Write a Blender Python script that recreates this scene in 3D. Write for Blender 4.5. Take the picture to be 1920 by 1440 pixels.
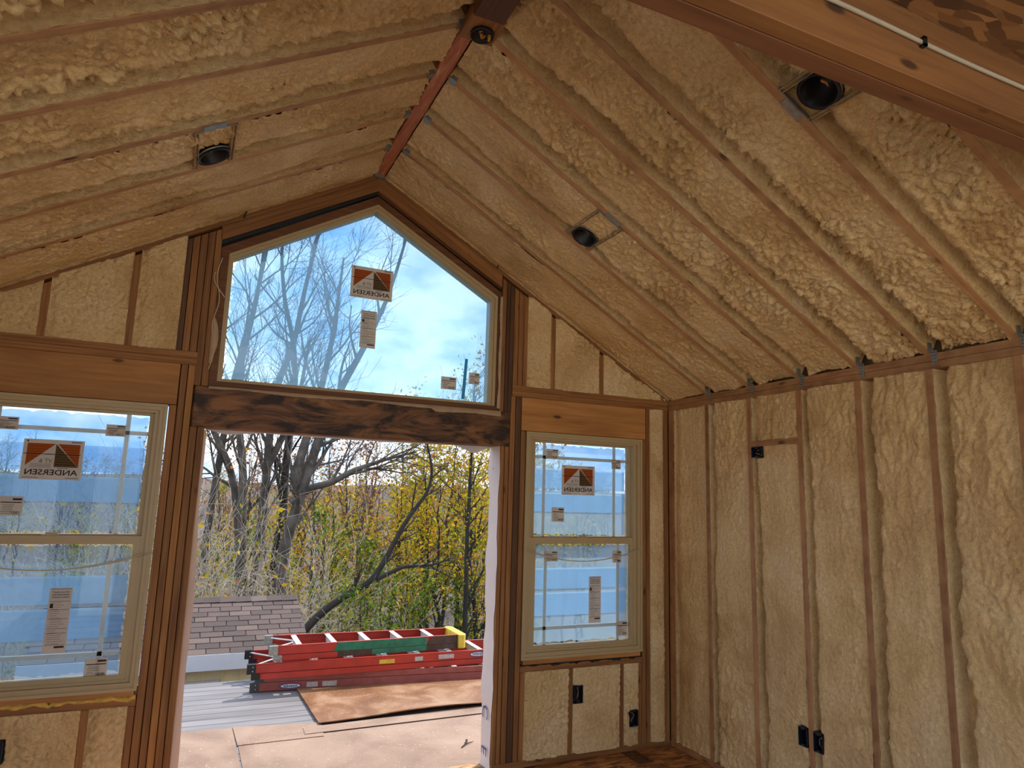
import bpy, bmesh, math, random
import numpy as np
from mathutils import Matrix, Vector

for o in list(bpy.data.objects):
    bpy.data.objects.remove(o)
scene = bpy.context.scene
COL = scene.collection

# ------------------------------------------------------------------ camera
cam_d = bpy.data.cameras.new('camera')
cam_d.sensor_fit = 'HORIZONTAL'
cam_d.sensor_width = 36.0
cam_d.lens = 24.293
cam_d.clip_start = 0.05
cam_d.clip_end = 600
cam = bpy.data.objects.new('camera', cam_d)
COL.objects.link(cam)
cam.location = (-0.9494, -4.2380, 1.6863)
cam.rotation_euler = (math.radians(99.3896), math.radians(-1.6736), math.radians(-24.9891))
scene.camera = cam

# ------------------------------------------------------------------ view + sky + sun
vs = scene.view_settings
vs.view_transform = 'Standard'
vs.look = 'None'
vs.gamma = 1.0
vs.use_curve_mapping = False
vs.exposure = 1.15
SKY_STRENGTH = 0.95
SUN_STRENGTH = 2.9

world = bpy.data.worlds.new('sky')
scene.world = world
world.use_nodes = True
wn = world.node_tree.nodes
wl = world.node_tree.links
wn.clear()


def wnode(t, **kw):
    n = wn.new(t)
    for k, v in kw.items():
        setattr(n, k, v)
    return n


w_out = wnode('ShaderNodeOutputWorld')
w_bg = wnode('ShaderNodeBackground')
w_bg.inputs['Strength'].default_value = SKY_STRENGTH
w_tc = wnode('ShaderNodeTexCoord')
w_map = wnode('ShaderNodeMapping')
w_map.inputs['Scale'].default_value = (1, 1, 1.9)
w_map.inputs['Location'].default_value = (0.35, 0.1, 0.0)
w_no = wnode('ShaderNodeTexNoise')
w_no.inputs['Scale'].default_value = 5.5
w_no.inputs['Detail'].default_value = 5
w_no.inputs['Roughness'].default_value = 0.55
w_ramp = wnode('ShaderNodeValToRGB')
w_ramp.color_ramp.elements[0].position = 0.38
w_ramp.color_ramp.elements[0].color = (0, 0, 0, 1)
w_ramp.color_ramp.elements[1].position = 0.58
w_ramp.color_ramp.elements[1].color = (1, 1, 1, 1)
w_mix = wnode('ShaderNodeMixRGB')
w_mix.inputs[1].default_value = (0.27, 0.50, 0.86, 1)
w_mix.inputs[2].default_value = (0.92, 0.95, 1.0, 1)
wl.new(w_tc.outputs['Generated'], w_map.inputs['Vector'])
wl.new(w_map.outputs[0], w_no.inputs['Vector'])
wl.new(w_no.outputs['Fac'], w_ramp.inputs[0])
wl.new(w_ramp.outputs[0], w_mix.inputs[0])
wl.new(w_mix.outputs[0], w_bg.inputs['Color'])
wl.new(w_bg.outputs[0], w_out.inputs[0])

sun_d = bpy.data.lights.new('sun', 'SUN')
sun_d.energy = SUN_STRENGTH
sun_d.angle = math.radians(1.5)
sun_d.color = (1.0, 0.93, 0.82)
sun = bpy.data.objects.new('sun', sun_d)
COL.objects.link(sun)
SUN_DIR = Vector((0.55, 0.33, 0.80)).normalized()
sun.rotation_euler = SUN_DIR.to_track_quat('Z', 'Y').to_euler()


# ------------------------------------------------------------------ material helpers
def new_mat(name):
    m = bpy.data.materials.new(name)
    m.use_nodes = True
    nt = m.node_tree
    nt.nodes.clear()
    out = nt.nodes.new('ShaderNodeOutputMaterial')
    b = nt.nodes.new('ShaderNodeBsdfPrincipled')
    nt.links.new(b.outputs[0], out.inputs['Surface'])
    return m, nt, b, out


def srgb(r, g, b):
    def f(c):
        c /= 255.0
        return c / 12.92 if c <= 0.04045 else ((c + 0.055) / 1.055) ** 2.4
    return (f(r), f(g), f(b), 1)


def esrgb(r, g, b, k=0.78):
    c = srgb(r, g, b)
    return (c[0] * k, c[1] * k, c[2] * k, 1)


def ramp(nt, stops):
    r = nt.nodes.new('ShaderNodeValToRGB')
    els = r.color_ramp.elements
    while len(els) < len(stops):
        els.new(0.5)
    for e, (p, c) in zip(els, stops):
        e.position = p
        e.color = c
    return r


def coords(nt, scale=(1, 1, 1), randomize=True, source='Object'):
    tc = nt.nodes.new('ShaderNodeTexCoord')
    mp = nt.nodes.new('ShaderNodeMapping')
    mp.inputs['Scale'].default_value = scale
    src = tc.outputs[source]
    if randomize:
        oi = nt.nodes.new('ShaderNodeObjectInfo')
        mul = nt.nodes.new('ShaderNodeVectorMath')
        mul.operation = 'ADD'
        sc = nt.nodes.new('ShaderNodeVectorMath')
        sc.operation = 'SCALE'
        sc.inputs[0].default_value = (37.0, 19.0, 53.0)
        nt.links.new(oi.outputs['Random'], sc.inputs['Scale'])
        nt.links.new(src, mul.inputs[0])
        nt.links.new(sc.outputs[0], mul.inputs[1])
        src = mul.outputs[0]
    nt.links.new(src, mp.inputs['Vector'])
    return mp.outputs[0]


def noise(nt, vec, scale, detail=3, rough=0.5, dist=0.0):
    n = nt.nodes.new('ShaderNodeTexNoise')
    n.inputs['Scale'].default_value = scale
    n.inputs['Detail'].default_value = detail
    n.inputs['Roughness'].default_value = rough
    n.inputs['Distortion'].default_value = dist
    nt.links.new(vec, n.inputs['Vector'])
    return n.outputs['Fac']


def mix(nt, fac, a, b, mode='MIX'):
    m = nt.nodes.new('ShaderNodeMixRGB')
    m.blend_type = mode
    for i, v in ((0, fac), (1, a), (2, b)):
        if isinstance(v, (float, int)):
            m.inputs[i].default_value = v
        elif isinstance(v, tuple):
            m.inputs[i].default_value = v
        else:
            nt.links.new(v, m.inputs[i])
    return m.outputs[0]


def bump(nt, b, height, strength=0.3, dist=0.01):
    n = nt.nodes.new('ShaderNodeBump')
    n.inputs['Strength'].default_value = strength
    n.inputs['Distance'].default_value = dist
    nt.links.new(height, n.inputs['Height'])
    nt.links.new(n.outputs[0], b.inputs['Normal'])


def plain(name, col, rough=0.6, metal=0.0, var=0.12, scale=14.0):
    m, nt, b, out = new_mat(name)
    v = coords(nt)
    f = noise(nt, v, scale, 4)
    dark = tuple(c * (1 - var) for c in col[:3]) + (1,)
    lite = tuple(min(1, c * (1 + var)) for c in col[:3]) + (1,)
    r = ramp(nt, [(0.3, dark), (0.7, lite)])
    nt.links.new(f, r.inputs[0])
    nt.links.new(r.outputs[0], b.inputs['Base Color'])
    b.inputs['Roughness'].default_value = rough
    b.inputs['Metallic'].default_value = metal
    return m


def wood(name, dark, mid, lite, rough=0.65, knots=True, dust=None, dust_amt=0.5, grain=26.0):
    """lumber with the grain along the board's own X axis"""
    m, nt, b, out = new_mat(name)
    v = coords(nt, (1.0, 1.0, 1.0))
    st = nt.nodes.new('ShaderNodeMapping')
    st.inputs['Scale'].default_value = (0.9, grain, grain)
    nt.links.new(v, st.inputs['Vector'])
    g = noise(nt, st.outputs[0], 2.2, 4, 0.6, 0.6)
    r = ramp(nt, [(0.25, dark), (0.5, mid), (0.75, lite)])
    nt.links.new(g, r.inputs[0])
    col = r.outputs[0]
    # slow tone change along the board, and board-to-board
    st2 = nt.nodes.new('ShaderNodeMapping')
    st2.inputs['Scale'].default_value = (1.3, 5, 5)
    nt.links.new(v, st2.inputs['Vector'])
    slow = noise(nt, st2.outputs[0], 1.1, 2)
    rs = ramp(nt, [(0.3, (0.72, 0.70, 0.66, 1)), (0.7, (1.12, 1.1, 1.08, 1))])
    nt.links.new(slow, rs.inputs[0])
    col = mix(nt, 0.8, col, rs.outputs[0], 'MULTIPLY')
    oi = nt.nodes.new('ShaderNodeObjectInfo')
    ro = ramp(nt, [(0.0, (0.80, 0.78, 0.74, 1)), (1.0, (1.12, 1.10, 1.06, 1))])
    nt.links.new(oi.outputs['Random'], ro.inputs[0])
    col = mix(nt, 1.0, col, ro.outputs[0], 'MULTIPLY')
    if knots:
        st3 = nt.nodes.new('ShaderNodeMapping')
        st3.inputs['Scale'].default_value = (3.2, 9, 9)
        nt.links.new(v, st3.inputs['Vector'])
        vo = nt.nodes.new('ShaderNodeTexVoronoi')
        vo.inputs['Scale'].default_value = 1.0
        nt.links.new(st3.outputs[0], vo.inputs['Vector'])
        rk = ramp(nt, [(0.07, (0.12, 0.09, 0.07, 1)), (0.13, (1, 1, 1, 1))])
        nt.links.new(vo.outputs['Distance'], rk.inputs[0])
        col = mix(nt, 0.85, col, rk.outputs[0], 'MULTIPLY')
    if dust is not None:
        dn = noise(nt, v, 11.0, 4, 0.6)
        rd = ramp(nt, [(0.40, (0, 0, 0, 1)), (0.62, (1, 1, 1, 1))])
        nt.links.new(dn, rd.inputs[0])
        sc = nt.nodes.new('ShaderNodeMath')
        sc.operation = 'MULTIPLY'
        sc.inputs[1].default_value = dust_amt
        nt.links.new(rd.outputs[0], sc.inputs[0])
        col = mix(nt, sc.outputs[0], col, dust)
    nt.links.new(col, b.inputs['Base Color'])
    b.inputs['Roughness'].default_value = rough
    bump(nt, b, g, 0.15, 0.003)
    return m


M = {}
M['stud'] = wood('lumber_stud', srgb(112, 72, 36), srgb(152, 104, 56), srgb(176, 128, 74))
M['stud_dark'] = wood('lumber_dark', srgb(66, 44, 26), srgb(96, 64, 38), srgb(116, 80, 48))
M['header'] = wood('lumber_header', srgb(160, 106, 52), srgb(190, 134, 72), srgb(206, 152, 88), grain=13)
M['rafter'] = wood('lumber_rafter', srgb(150, 108, 72), srgb(182, 136, 94), srgb(198, 152, 108), dust=srgb(206, 166, 112), dust_amt=0.4)
M['wallstud'] = wood('lumber_wall', srgb(140, 98, 64), srgb(170, 122, 82), srgb(188, 140, 96), dust=srgb(205, 165, 112), dust_amt=0.3)
M['lvl'] = wood('lumber_loft_beam', srgb(118, 76, 40), srgb(142, 96, 52), srgb(154, 108, 60), grain=16)
M['lvl_face'] = wood('lumber_loft_face', srgb(106, 68, 40), srgb(126, 82, 50), srgb(138, 94, 60), grain=12)
M['siding'] = plain('cream_siding', srgb(244, 230, 178), 0.7, var=0.06)


def mk_doorbeam():
    m, nt, b, out = new_mat('weathered_door_beam')
    v = coords(nt)
    st = nt.nodes.new('ShaderNodeMapping')
    st.inputs['Scale'].default_value = (0.8, 14, 14)
    nt.links.new(v, st.inputs['Vector'])
    g = noise(nt, st.outputs[0], 2, 5, 0.6, 1.0)
    r = ramp(nt, [(0.25, srgb(92, 58, 30)), (0.5, srgb(138, 92, 50)), (0.8, srgb(164, 114, 66))])
    nt.links.new(g, r.inputs[0])
    st2 = nt.nodes.new('ShaderNodeMapping')
    st2.inputs['Scale'].default_value = (2.2, 7, 7)
    nt.links.new(v, st2.inputs['Vector'])
    s = noise(nt, st2.outputs[0], 1.2, 6, 0.62, 1.6)
    rs = ramp(nt, [(0.42, srgb(48, 34, 22)), (0.60, (1, 1, 1, 1))])
    nt.links.new(s, rs.inputs[0])
    c = mix(nt, 0.92, r.outputs[0], rs.outputs[0], 'MULTIPLY')
    nt.links.new(c, b.inputs['Base Color'])
    b.inputs['Roughness'].default_value = 0.6
    bump(nt, b, g, 0.25, 0.004)
    return m


M['doorbeam'] = mk_doorbeam()


def mk_ridge():
    m, nt, b, out = new_mat('ridge_beam_red_coating')
    v = coords(nt)
    st = nt.nodes.new('ShaderNodeMapping')
    st.inputs['Scale'].default_value = (3.0, 26, 26)
    nt.links.new(v, st.inputs['Vector'])
    g = noise(nt, st.outputs[0], 1.8, 6, 0.65, 0.8)
    r = ramp(nt, [(0.36, srgb(164, 90, 54)), (0.52, srgb(190, 114, 72)), (0.62, srgb(202, 132, 90)), (0.70, srgb(222, 180, 140))])
    nt.links.new(g, r.inputs[0])
    nt.links.new(r.outputs[0], b.inputs['Base Color'])
    b.inputs['Roughness'].default_value = 0.6
    bump(nt, b, g, 0.4, 0.004)
    return m


M['ridge'] = mk_ridge()


def mk_foam():
    m, nt, b, out = new_mat('spray_foam')
    v = coords(nt, randomize=False)
    big = noise(nt, v, 2.3, 4, 0.55, 0.5)
    r = ramp(nt, [(0.28, srgb(208, 170, 114)), (0.5, srgb(237, 204, 147)), (0.72, srgb(246, 220, 170))])
    nt.links.new(big, r.inputs[0])
    fine = noise(nt, v, 60.0, 4, 0.6)
    rf = ramp(nt, [(0.3, (0.82, 0.80, 0.74, 1)), (0.6, (1.03, 1.03, 1.03, 1))])
    nt.links.new(fine, rf.inputs[0])
    c = mix(nt, 1.0, r.outputs[0], rf.outputs[0], 'MULTIPLY')
    nt.links.new(c, b.inputs['Base Color'])
    b.inputs['Roughness'].default_value = 0.55
    h = noise(nt, v, 38.0, 6, 0.62, 0.4)
    bump(nt, b, h, 1.0, 0.016)
    return m


M['foam'] = mk_foam()


def mk_osb(name, tint=1.0):
    m, nt, b, out = new_mat(name)
    v = coords(nt, (13, 46, 13), randomize=False)
    vo = nt.nodes.new('ShaderNodeTexVoronoi')
    vo.inputs['Scale'].default_value = 1.0
    vo.inputs['Randomness'].default_value = 1.0
    dn = nt.nodes.new('ShaderNodeTexNoise')
    dn.inputs['Scale'].default_value = 0.35
    nt.links.new(v, dn.inputs['Vector'])
    add = nt.nodes.new('ShaderNodeVectorMath')
    add.operation = 'MULTIPLY_ADD'
    add.inputs[1].default_value = (1.6, 3.0, 1.6)
    nt.links.new(dn.outputs['Color'], add.inputs[0])
    nt.links.new(v, add.inputs[2])
    nt.links.new(add.outputs[0], vo.inputs['Vector'])
    r = ramp(nt, [(0.0, srgb(58 * tint, 38 * tint, 22 * tint)), (0.45, srgb(112 * tint, 76 * tint, 44 * tint)), (1.0, srgb(168 * tint, 120 * tint, 72 * tint))])
    nt.links.new(vo.outputs['Color'], r.inputs[0])
    nt.links.new(r.outputs[0], b.inputs['Base Color'])
    b.inputs['Roughness'].default_value = 0.6
    bump(nt, b, vo.outputs['Distance'], 0.2, 0.004)
    return m


M['osb'] = mk_osb('osb_board')
M['osb_floor'] = mk_osb('osb_subfloor', 1.35)
M['sheathing'] = plain('wall_sheathing', srgb(190, 160, 115), 0.8)
M['vinyl'] = plain('cream_window_vinyl', srgb(190, 168, 124), 0.45, var=0.03)
M['grille'] = plain('pale_grille_bar', srgb(236, 234, 226), 0.5, var=0.03)
M['jamb'] = wood('window_jamb_wood', srgb(96, 58, 28), srgb(126, 80, 42), srgb(146, 96, 54), knots=False)
M['steel'] = plain('galvanized_steel', srgb(150, 152, 146), 0.45, 0.6, var=0.2, scale=40)
M['dusty'] = plain('foam_dusted_steel', srgb(176, 152, 112), 0.7, 0.0, var=0.25, scale=30)
M['black'] = plain('black_plastic', srgb(20, 20, 24), 0.45, var=0.2)
M['bluebox'] = plain('dark_blue_plastic', srgb(24, 30, 44), 0.45, var=0.2)

def mk_paper(name, col):
    m = bpy.data.materials.new(name)
    m.use_nodes = True
    nt = m.node_tree
    nt.nodes.clear()
    out = nt.nodes.new('ShaderNodeOutputMaterial')
    v = coords(nt)
    f = noise(nt, v, 20.0, 3)
    r = ramp(nt, [(0.3, tuple(c * 0.94 for c in col[:3]) + (1,)), (0.7, col)])
    nt.links.new(f, r.inputs[0])
    d = nt.nodes.new('ShaderNodeBsdfDiffuse')
    t = nt.nodes.new('ShaderNodeBsdfTranslucent')
    mx = nt.nodes.new('ShaderNodeMixShader')
    mx.inputs[0].default_value = 0.45
    nt.links.new(r.outputs[0], d.inputs['Color'])
    nt.links.new(r.outputs[0], t.inputs['Color'])
    nt.links.new(d.outputs[0], mx.inputs[1])
    nt.links.new(t.outputs[0], mx.inputs[2])
    nt.links.new(mx.outputs[0], out.inputs['Surface'])
    return m


M['paper'] = mk_paper('sticker_paper', srgb(244, 230, 214))
M['ink'] = plain('printed_black', srgb(52, 42, 34), 0.8, var=0.05)
M['ink_grey'] = mk_paper('printed_grey', srgb(128, 114, 98))
M['ink_orange'] = mk_paper('printed_orange', srgb(196, 98, 40))
M['ink_brown'] = mk_paper('printed_brown', srgb(112, 88, 58))
M['ink_cream'] = mk_paper('printed_cream', srgb(206, 190, 160))
M['wire'] = plain('grey_cable', srgb(176, 166, 146), 0.5, var=0.06)
M['string'] = plain('pale_string', srgb(206, 194, 166), 0.8, var=0.06)
M['wirenut'] = plain('yellow_wire_nut', srgb(214, 160, 44), 0.5)
M['copper'] = plain('copper_tan', srgb(190, 130, 76), 0.4)
M['wrap'] = plain('house_wrap', srgb(226, 214, 208), 0.6, var=0.05, scale=6)
M['wrap_shade'] = plain('shaded_house_wrap', srgb(186, 160, 128), 0.7, var=0.1, scale=12)  # same house wrap, its colour darkened for the indoor shade
M['wrap_print'] = plain('house_wrap_print', srgb(70, 78, 130), 0.7)
M['flash'] = plain('black_flashing_tape', srgb(30, 38, 40), 0.4)
M['seam'] = plain('yellow_foam_bead', srgb(216, 178, 84), 0.7, var=0.25, scale=30)
M['bark'] = plain('grey_bark', esrgb(88, 80, 72), 0.9, var=0.6, scale=5)
M['bark_dark'] = plain('dark_bark', esrgb(48, 42, 38), 0.9, var=0.4, scale=7)
M['bark_pale'] = plain('pale_twig_bark', esrgb(206, 192, 172), 0.85, var=0.3, scale=7)


def mk_leaf(name, stops):
    m = bpy.data.materials.new(name)
    m.use_nodes = True
    nt = m.node_tree
    nt.nodes.clear()
    out = nt.nodes.new('ShaderNodeOutputMaterial')
    geo = nt.nodes.new('ShaderNodeNewGeometry')
    r = ramp(nt, stops)
    nt.links.new(geo.outputs['Random Per Island'], r.inputs[0])
    d = nt.nodes.new('ShaderNodeBsdfDiffuse')
    t = nt.nodes.new('ShaderNodeBsdfTranslucent')
    mx = nt.nodes.new('ShaderNodeMixShader')
    mx.inputs[0].default_value = 0.45
    nt.links.new(r.outputs[0], d.inputs['Color'])
    nt.links.new(r.outputs[0], t.inputs['Color'])
    nt.links.new(d.outputs[0], mx.inputs[1])
    nt.links.new(t.outputs[0], mx.inputs[2])
    nt.links.new(mx.outputs[0], out.inputs['Surface'])
    return m


M['leaf_yellow'] = mk_leaf('yellow_leaves', [(0.0, esrgb(110, 118, 36)), (0.35, esrgb(176, 164, 40)), (0.65, esrgb(222, 190, 52)), (0.88, esrgb(206, 150, 50)), (1.0, esrgb(190, 104, 62))])
M['leaf_green'] = mk_leaf('green_leaves', [(0.0, esrgb(62, 88, 36)), (0.5, esrgb(104, 132, 52)), (0.85, esrgb(150, 160, 64)), (1.0, esrgb(196, 176, 60))])
M['leaf_rust'] = mk_leaf('rust_leaves', [(0.0, esrgb(96, 76, 64)), (0.5, esrgb(160, 104, 72)), (1.0, esrgb(206, 150, 84))])


def mk_film(name, col, trans_col, keep):
    """thin tinted plastic: part of the light passes straight through, the rest is scattered"""
    m = bpy.data.materials.new(name)
    m.use_nodes = True
    nt = m.node_tree
    nt.nodes.clear()
    out = nt.nodes.new('ShaderNodeOutputMaterial')
    tp = nt.nodes.new('ShaderNodeBsdfTransparent')
    tp.inputs['Color'].default_value = trans_col
    tl = nt.nodes.new('ShaderNodeBsdfTranslucent')
    v = coords(nt, (1.0, 1.0, 0.35), randomize=True)
    f = noise(nt, v, 9.0, 4)
    r = ramp(nt, [(0.3, tuple(c * 0.88 for c in col[:3]) + (1,)), (0.7, col)])
    nt.links.new(f, r.inputs[0])
    nt.links.new(r.outputs[0], tl.inputs['Color'])
    mx = nt.nodes.new('ShaderNodeMixShader')
    mx.inputs[0].default_value = 1 - keep
    nt.links.new(tp.outputs[0], mx.inputs[1])
    nt.links.new(tl.outputs[0], mx.inputs[2])
    nt.links.new(mx.outputs[0], out.inputs['Surface'])
    return m


M['film'] = mk_film('blue_protective_film', (0.20, 0.32, 0.46, 1), (0.50, 0.64, 0.78, 1), 0.76)
M['film_band'] = mk_film('pale_film_band', (0.30, 0.45, 0.60, 1), (0.66, 0.76, 0.86, 1), 0.50)
M['film_lit'] = mk_film('backlit_blue_film', (0.33, 0.48, 0.62, 1), (0.56, 0.70, 0.84, 1), 0.48)  # same film as the other window, stronger backlight painted in as milkiness
M['film_band_lit'] = mk_film('backlit_pale_film_band', (0.42, 0.60, 0.77, 1), (0.66, 0.78, 0.88, 1), 0.30)  # copy of the pale band with the sun's glow put into its colour
M['film_big'] = mk_film('gable_window_film', (0.33, 0.55, 0.76, 1), (0.56, 0.74, 0.86, 1), 0.66)


def mk_glass():
    m = bpy.data.materials.new('window_glass')
    m.use_nodes = True
    nt = m.node_tree
    nt.nodes.clear()
    out = nt.nodes.new('ShaderNodeOutputMaterial')
    tp = nt.nodes.new('ShaderNodeBsdfTransparent')
    tp.inputs['Color'].default_value = (0.93, 0.96, 0.97, 1)
    gl = nt.nodes.new('ShaderNodeBsdfGlossy')
    gl.inputs['Roughness'].default_value = 0.02
    fr = nt.nodes.new('ShaderNodeFresnel')
    fr.inputs['IOR'].default_value = 1.3
    mx = nt.nodes.new('ShaderNodeMixShader')
    nt.links.new(fr.outputs[0], mx.inputs[0])
    nt.links.new(tp.outputs[0], mx.inputs[1])
    nt.links.new(gl.outputs[0], mx.inputs[2])
    nt.links.new(mx.outputs[0], out.inputs['Surface'])
    return m


M['glass'] = mk_glass()


# ------------------------------------------------------------------ object helpers
def put(name, me, mat=None, parent=None, mw=None):
    o = bpy.data.objects.new(name, me)
    COL.objects.link(o)
    if mat is not None and me is not None and not me.materials:
        me.materials.append(mat)
    if parent is not None:
        o.parent = parent
    if mw is not None:
        o.matrix_local = mw
    return o


def tag(o, label=None, cat=None, group=None, kind=None):
    if label:
        o['label'] = label
    if cat:
        o['category'] = cat
    if group:
        o['group'] = group
    if kind:
        o['kind'] = kind
    return o


def empty(name, loc=(0, 0, 0), rz=0.0):
    o = bpy.data.objects.new(name, None)
    COL.objects.link(o)
    o.empty_display_size = 0.1
    o.location = loc
    o.rotation_euler = (0, 0, rz)
    return o


def pydata(name, verts, faces, smooth=False):
    me = bpy.data.meshes.new(name)
    me.from_pydata([tuple(v) for v in verts], [], [tuple(f) for f in faces])
    if smooth:
        me.polygons.foreach_set('use_smooth', [True] * len(me.polygons))
    me.update()
    return me


def np_mesh(name, V, F, smooth=True):
    """V (n,3), F (m,k) with k = 3 or 4"""
    me = bpy.data.meshes.new(name)
    V = np.ascontiguousarray(V, dtype=np.float32)
    F = np.ascontiguousarray(F, dtype=np.int32)
    k = F.shape[1]
    me.vertices.add(len(V))
    me.vertices.foreach_set('co', V.ravel())
    me.loops.add(F.size)
    me.loops.foreach_set('vertex_index', F.ravel())
    me.polygons.add(len(F))
    me.polygons.foreach_set('loop_start', np.arange(len(F), dtype=np.int32) * k)
    me.polygons.foreach_set('use_smooth', np.full(len(F), smooth, dtype=bool))
    me.update(calc_edges=True)
    me.validate()
    return me


def frame(origin, xd, yd):
    x = Vector(xd).normalized()
    y = Vector(yd)
    y = (y - x * y.dot(x)).normalized()
    z = x.cross(y)
    m = Matrix((x, y, z)).transposed().to_4x4()
    m.translation = Vector(origin)
    return m


_box_cache = {}


def box_mesh(L, w, h, bev=0.002):
    key = (round(L, 4), round(w, 4), round(h, 4), bev)
    bm = bmesh.new()
    bmesh.ops.create_cube(bm, size=1.0)
    bmesh.ops.scale(bm, vec=(L, w, h), verts=bm.verts)
    if bev:
        bmesh.ops.bevel(bm, geom=list(bm.edges), offset=min(bev, 0.3 * min(L, w, h)), segments=1, affect='EDGES')
    me = bpy.data.meshes.new('board')
    bm.to_mesh(me)
    bm.free()
    return me


def board(name, lo, hi, mat, parent=None, bev=0.002, share=True):
    """axis aligned board; its own X axis runs along its longest side"""
    lo = Vector(lo)
    hi = Vector(hi)
    d = hi - lo
    c = (lo + hi) / 2
    ax = max(range(3), key=lambda i: d[i])
    if ax == 0:
        xd, yd, dims = (1, 0, 0), (0, 1, 0), (d.x, d.y, d.z)
    elif ax == 1:
        xd, yd, dims = (0, 1, 0), (0, 0, 1), (d.y, d.z, d.x)
    else:
        xd, yd, dims = (0, 0, 1), (1, 0, 0), (d.z, d.x, d.y)
    key = tuple(round(x, 4) for x in dims) + (bev, mat.name)
    me = _box_cache.get(key)
    if me is None or not share:
        me = box_mesh(*dims, bev=bev)
        me.materials.append(mat)
        _box_cache[key] = me
    return put(name, me, mat, parent, frame(c, xd, yd))


def prism(name, poly, depth, origin, xd, yd, mat, parent=None, bev=0.0015):
    """polygon (a, b) in the xd, yd plane, extruded 0..depth along xd x yd"""
    n = len(poly)
    v = [(a, b, 0) for a, b in poly] + [(a, b, depth) for a, b in poly]
    f = [tuple(reversed(range(n))), tuple(range(n, 2 * n))]
    f += [(i, (i + 1) % n, n + (i + 1) % n, n + i) for i in range(n)]
    bm = bmesh.new()
    bv = [bm.verts.new(p) for p in v]
    for q in f:
        bm.faces.new([bv[i] for i in q])
    bmesh.ops.recalc_face_normals(bm, faces=bm.faces)
    if bev:
        bmesh.ops.bevel(bm, geom=list(bm.edges), offset=bev, segments=1, affect='EDGES')
    me = bpy.data.meshes.new(name)
    bm.to_mesh(me)
    bm.free()
    return put(name, me, mat, parent, frame(origin, xd, yd))


def boxes_mesh(lst):
    """several axis aligned boxes (lo, hi) that belong to ONE part"""
    V, F = [], []
    for lo, hi in lst:
        b = len(V)
        for x in (lo[0], hi[0]):
            for y in (lo[1], hi[1]):
                for z in (lo[2], hi[2]):
                    V.append((x, y, z))
        F += [tuple(b + i for i in q) for q in ((0, 1, 3, 2), (4, 6, 7, 5), (0, 4, 5, 1), (2, 3, 7, 6), (0, 2, 6, 4), (1, 5, 7, 3))]
    return V, F


def ring_mesh(outer, inner, y0, y1):
    """flat ring between two polygons in the xz plane, from y0 to y1"""
    n = len(outer)
    V = []
    for y in (y0, y1):
        V += [(a, y, b) for a, b in outer] + [(a, y, b) for a, b in inner]
    F = []
    for i in range(n):
        j = (i + 1) % n
        F.append((i, j, n + j, n + i))
        F.append((2 * n + i, 3 * n + i, 3 * n + j, 2 * n + j))
        F.append((i, 2 * n + i, 2 * n + j, j))
        F.append((n + i, n + j, 3 * n + j, 3 * n + i))
    me = pydata('ring', V, F)
    bm = bmesh.new()
    bm.from_mesh(me)
    bmesh.ops.recalc_face_normals(bm, faces=bm.faces)
    bm.to_mesh(me)
    bm.free()
    return me


def rect(x0, x1, z0, z1):
    return [(x0, z0), (x1, z0), (x1, z1), (x0, z1)]


def tube_arrays(pts, radii, sides):
    pts = np.asarray(pts, float)
    n = len(pts)
    t = np.gradient(pts, axis=0)
    t /= np.linalg.norm(t, axis=1)[:, None] + 1e-12
    ref = np.array([0, 0, 1.0]) if abs(t[:, 2]).mean() < 0.8 else np.array([1.0, 0, 0])
    u = np.cross(t, ref)
    u /= np.linalg.norm(u, axis=1)[:, None] + 1e-12
    w = np.cross(t, u)
    a = np.arange(sides) * 2 * np.pi / sides
    r = np.asarray(radii, float)
    V = pts[:, None, :] + r[:, None, None] * (np.cos(a)[None, :, None] * u[:, None, :] + np.sin(a)[None, :, None] * w[:, None, :])
    V = V.reshape(-1, 3)
    i = np.arange(n - 1)[:, None] * sides
    j = np.arange(sides)[None, :]
    k = (j + 1) % sides
    F = np.stack([i + j, i + k, i + sides + k, i + sides + j], axis=-1).reshape(-1, 4)
    return V, F


class Tubes:
    def __init__(self):
        self.V, self.F, self.n = [], [], 0

    def add(self, pts, radii, sides=5):
        V, F = tube_arrays(pts, radii, sides)
        self.V.append(V)
        self.F.append(F + self.n)
        self.n += len(V)

    def mesh(self, name):
        return np_mesh(name, np.concatenate(self.V), np.concatenate(self.F))


def tube_obj(name, pts, r, mat, parent=None, sides=6):
    T = Tubes()
    T.add(pts, [r] * len(pts), sides)
    return put(name, T.mesh(name), mat, parent)


def disc_lathe(profile, seg=24):
    """profile [(r, z)] turned round the Z axis"""
    V, F = [], []
    for r, z in profile:
        for i in range(seg):
            a = 2 * math.pi * i / seg
            V.append((r * math.cos(a), r * math.sin(a), z))
    for k in range(len(profile) - 1):
        for i in range(seg):
            j = (i + 1) % seg
            F.append((k * seg + i, k * seg + j, (k + 1) * seg + j, (k + 1) * seg + i))
    return V, F


def text_mesh(body, size, mirror=False, bold=0.0):
    cu = bpy.data.curves.new('lettering', 'FONT')
    cu.body = body
    cu.size = size
    cu.align_x = 'CENTER'
    cu.align_y = 'CENTER'
    cu.offset = bold
    cu.resolution_u = 2
    ob = bpy.data.objects.new('lettering', cu)
    COL.objects.link(ob)
    dg = bpy.context.evaluated_depsgraph_get()
    me = bpy.data.meshes.new_from_object(ob.evaluated_get(dg))
    bpy.data.objects.remove(ob)
    if mirror:
        for v in me.vertices:
            v.co.x = -v.co.x
        me.flip_normals()
    return me


# ------------------------------------------------------------------ numpy noise for the foam
_rng = np.random.default_rng(7)
_perm = _rng.permutation(512)
_perm = np.concatenate([_perm, _perm])
_ang = _rng.random(512) * 2 * np.pi
_gx, _gy = np.cos(_ang), np.sin(_ang)


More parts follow.
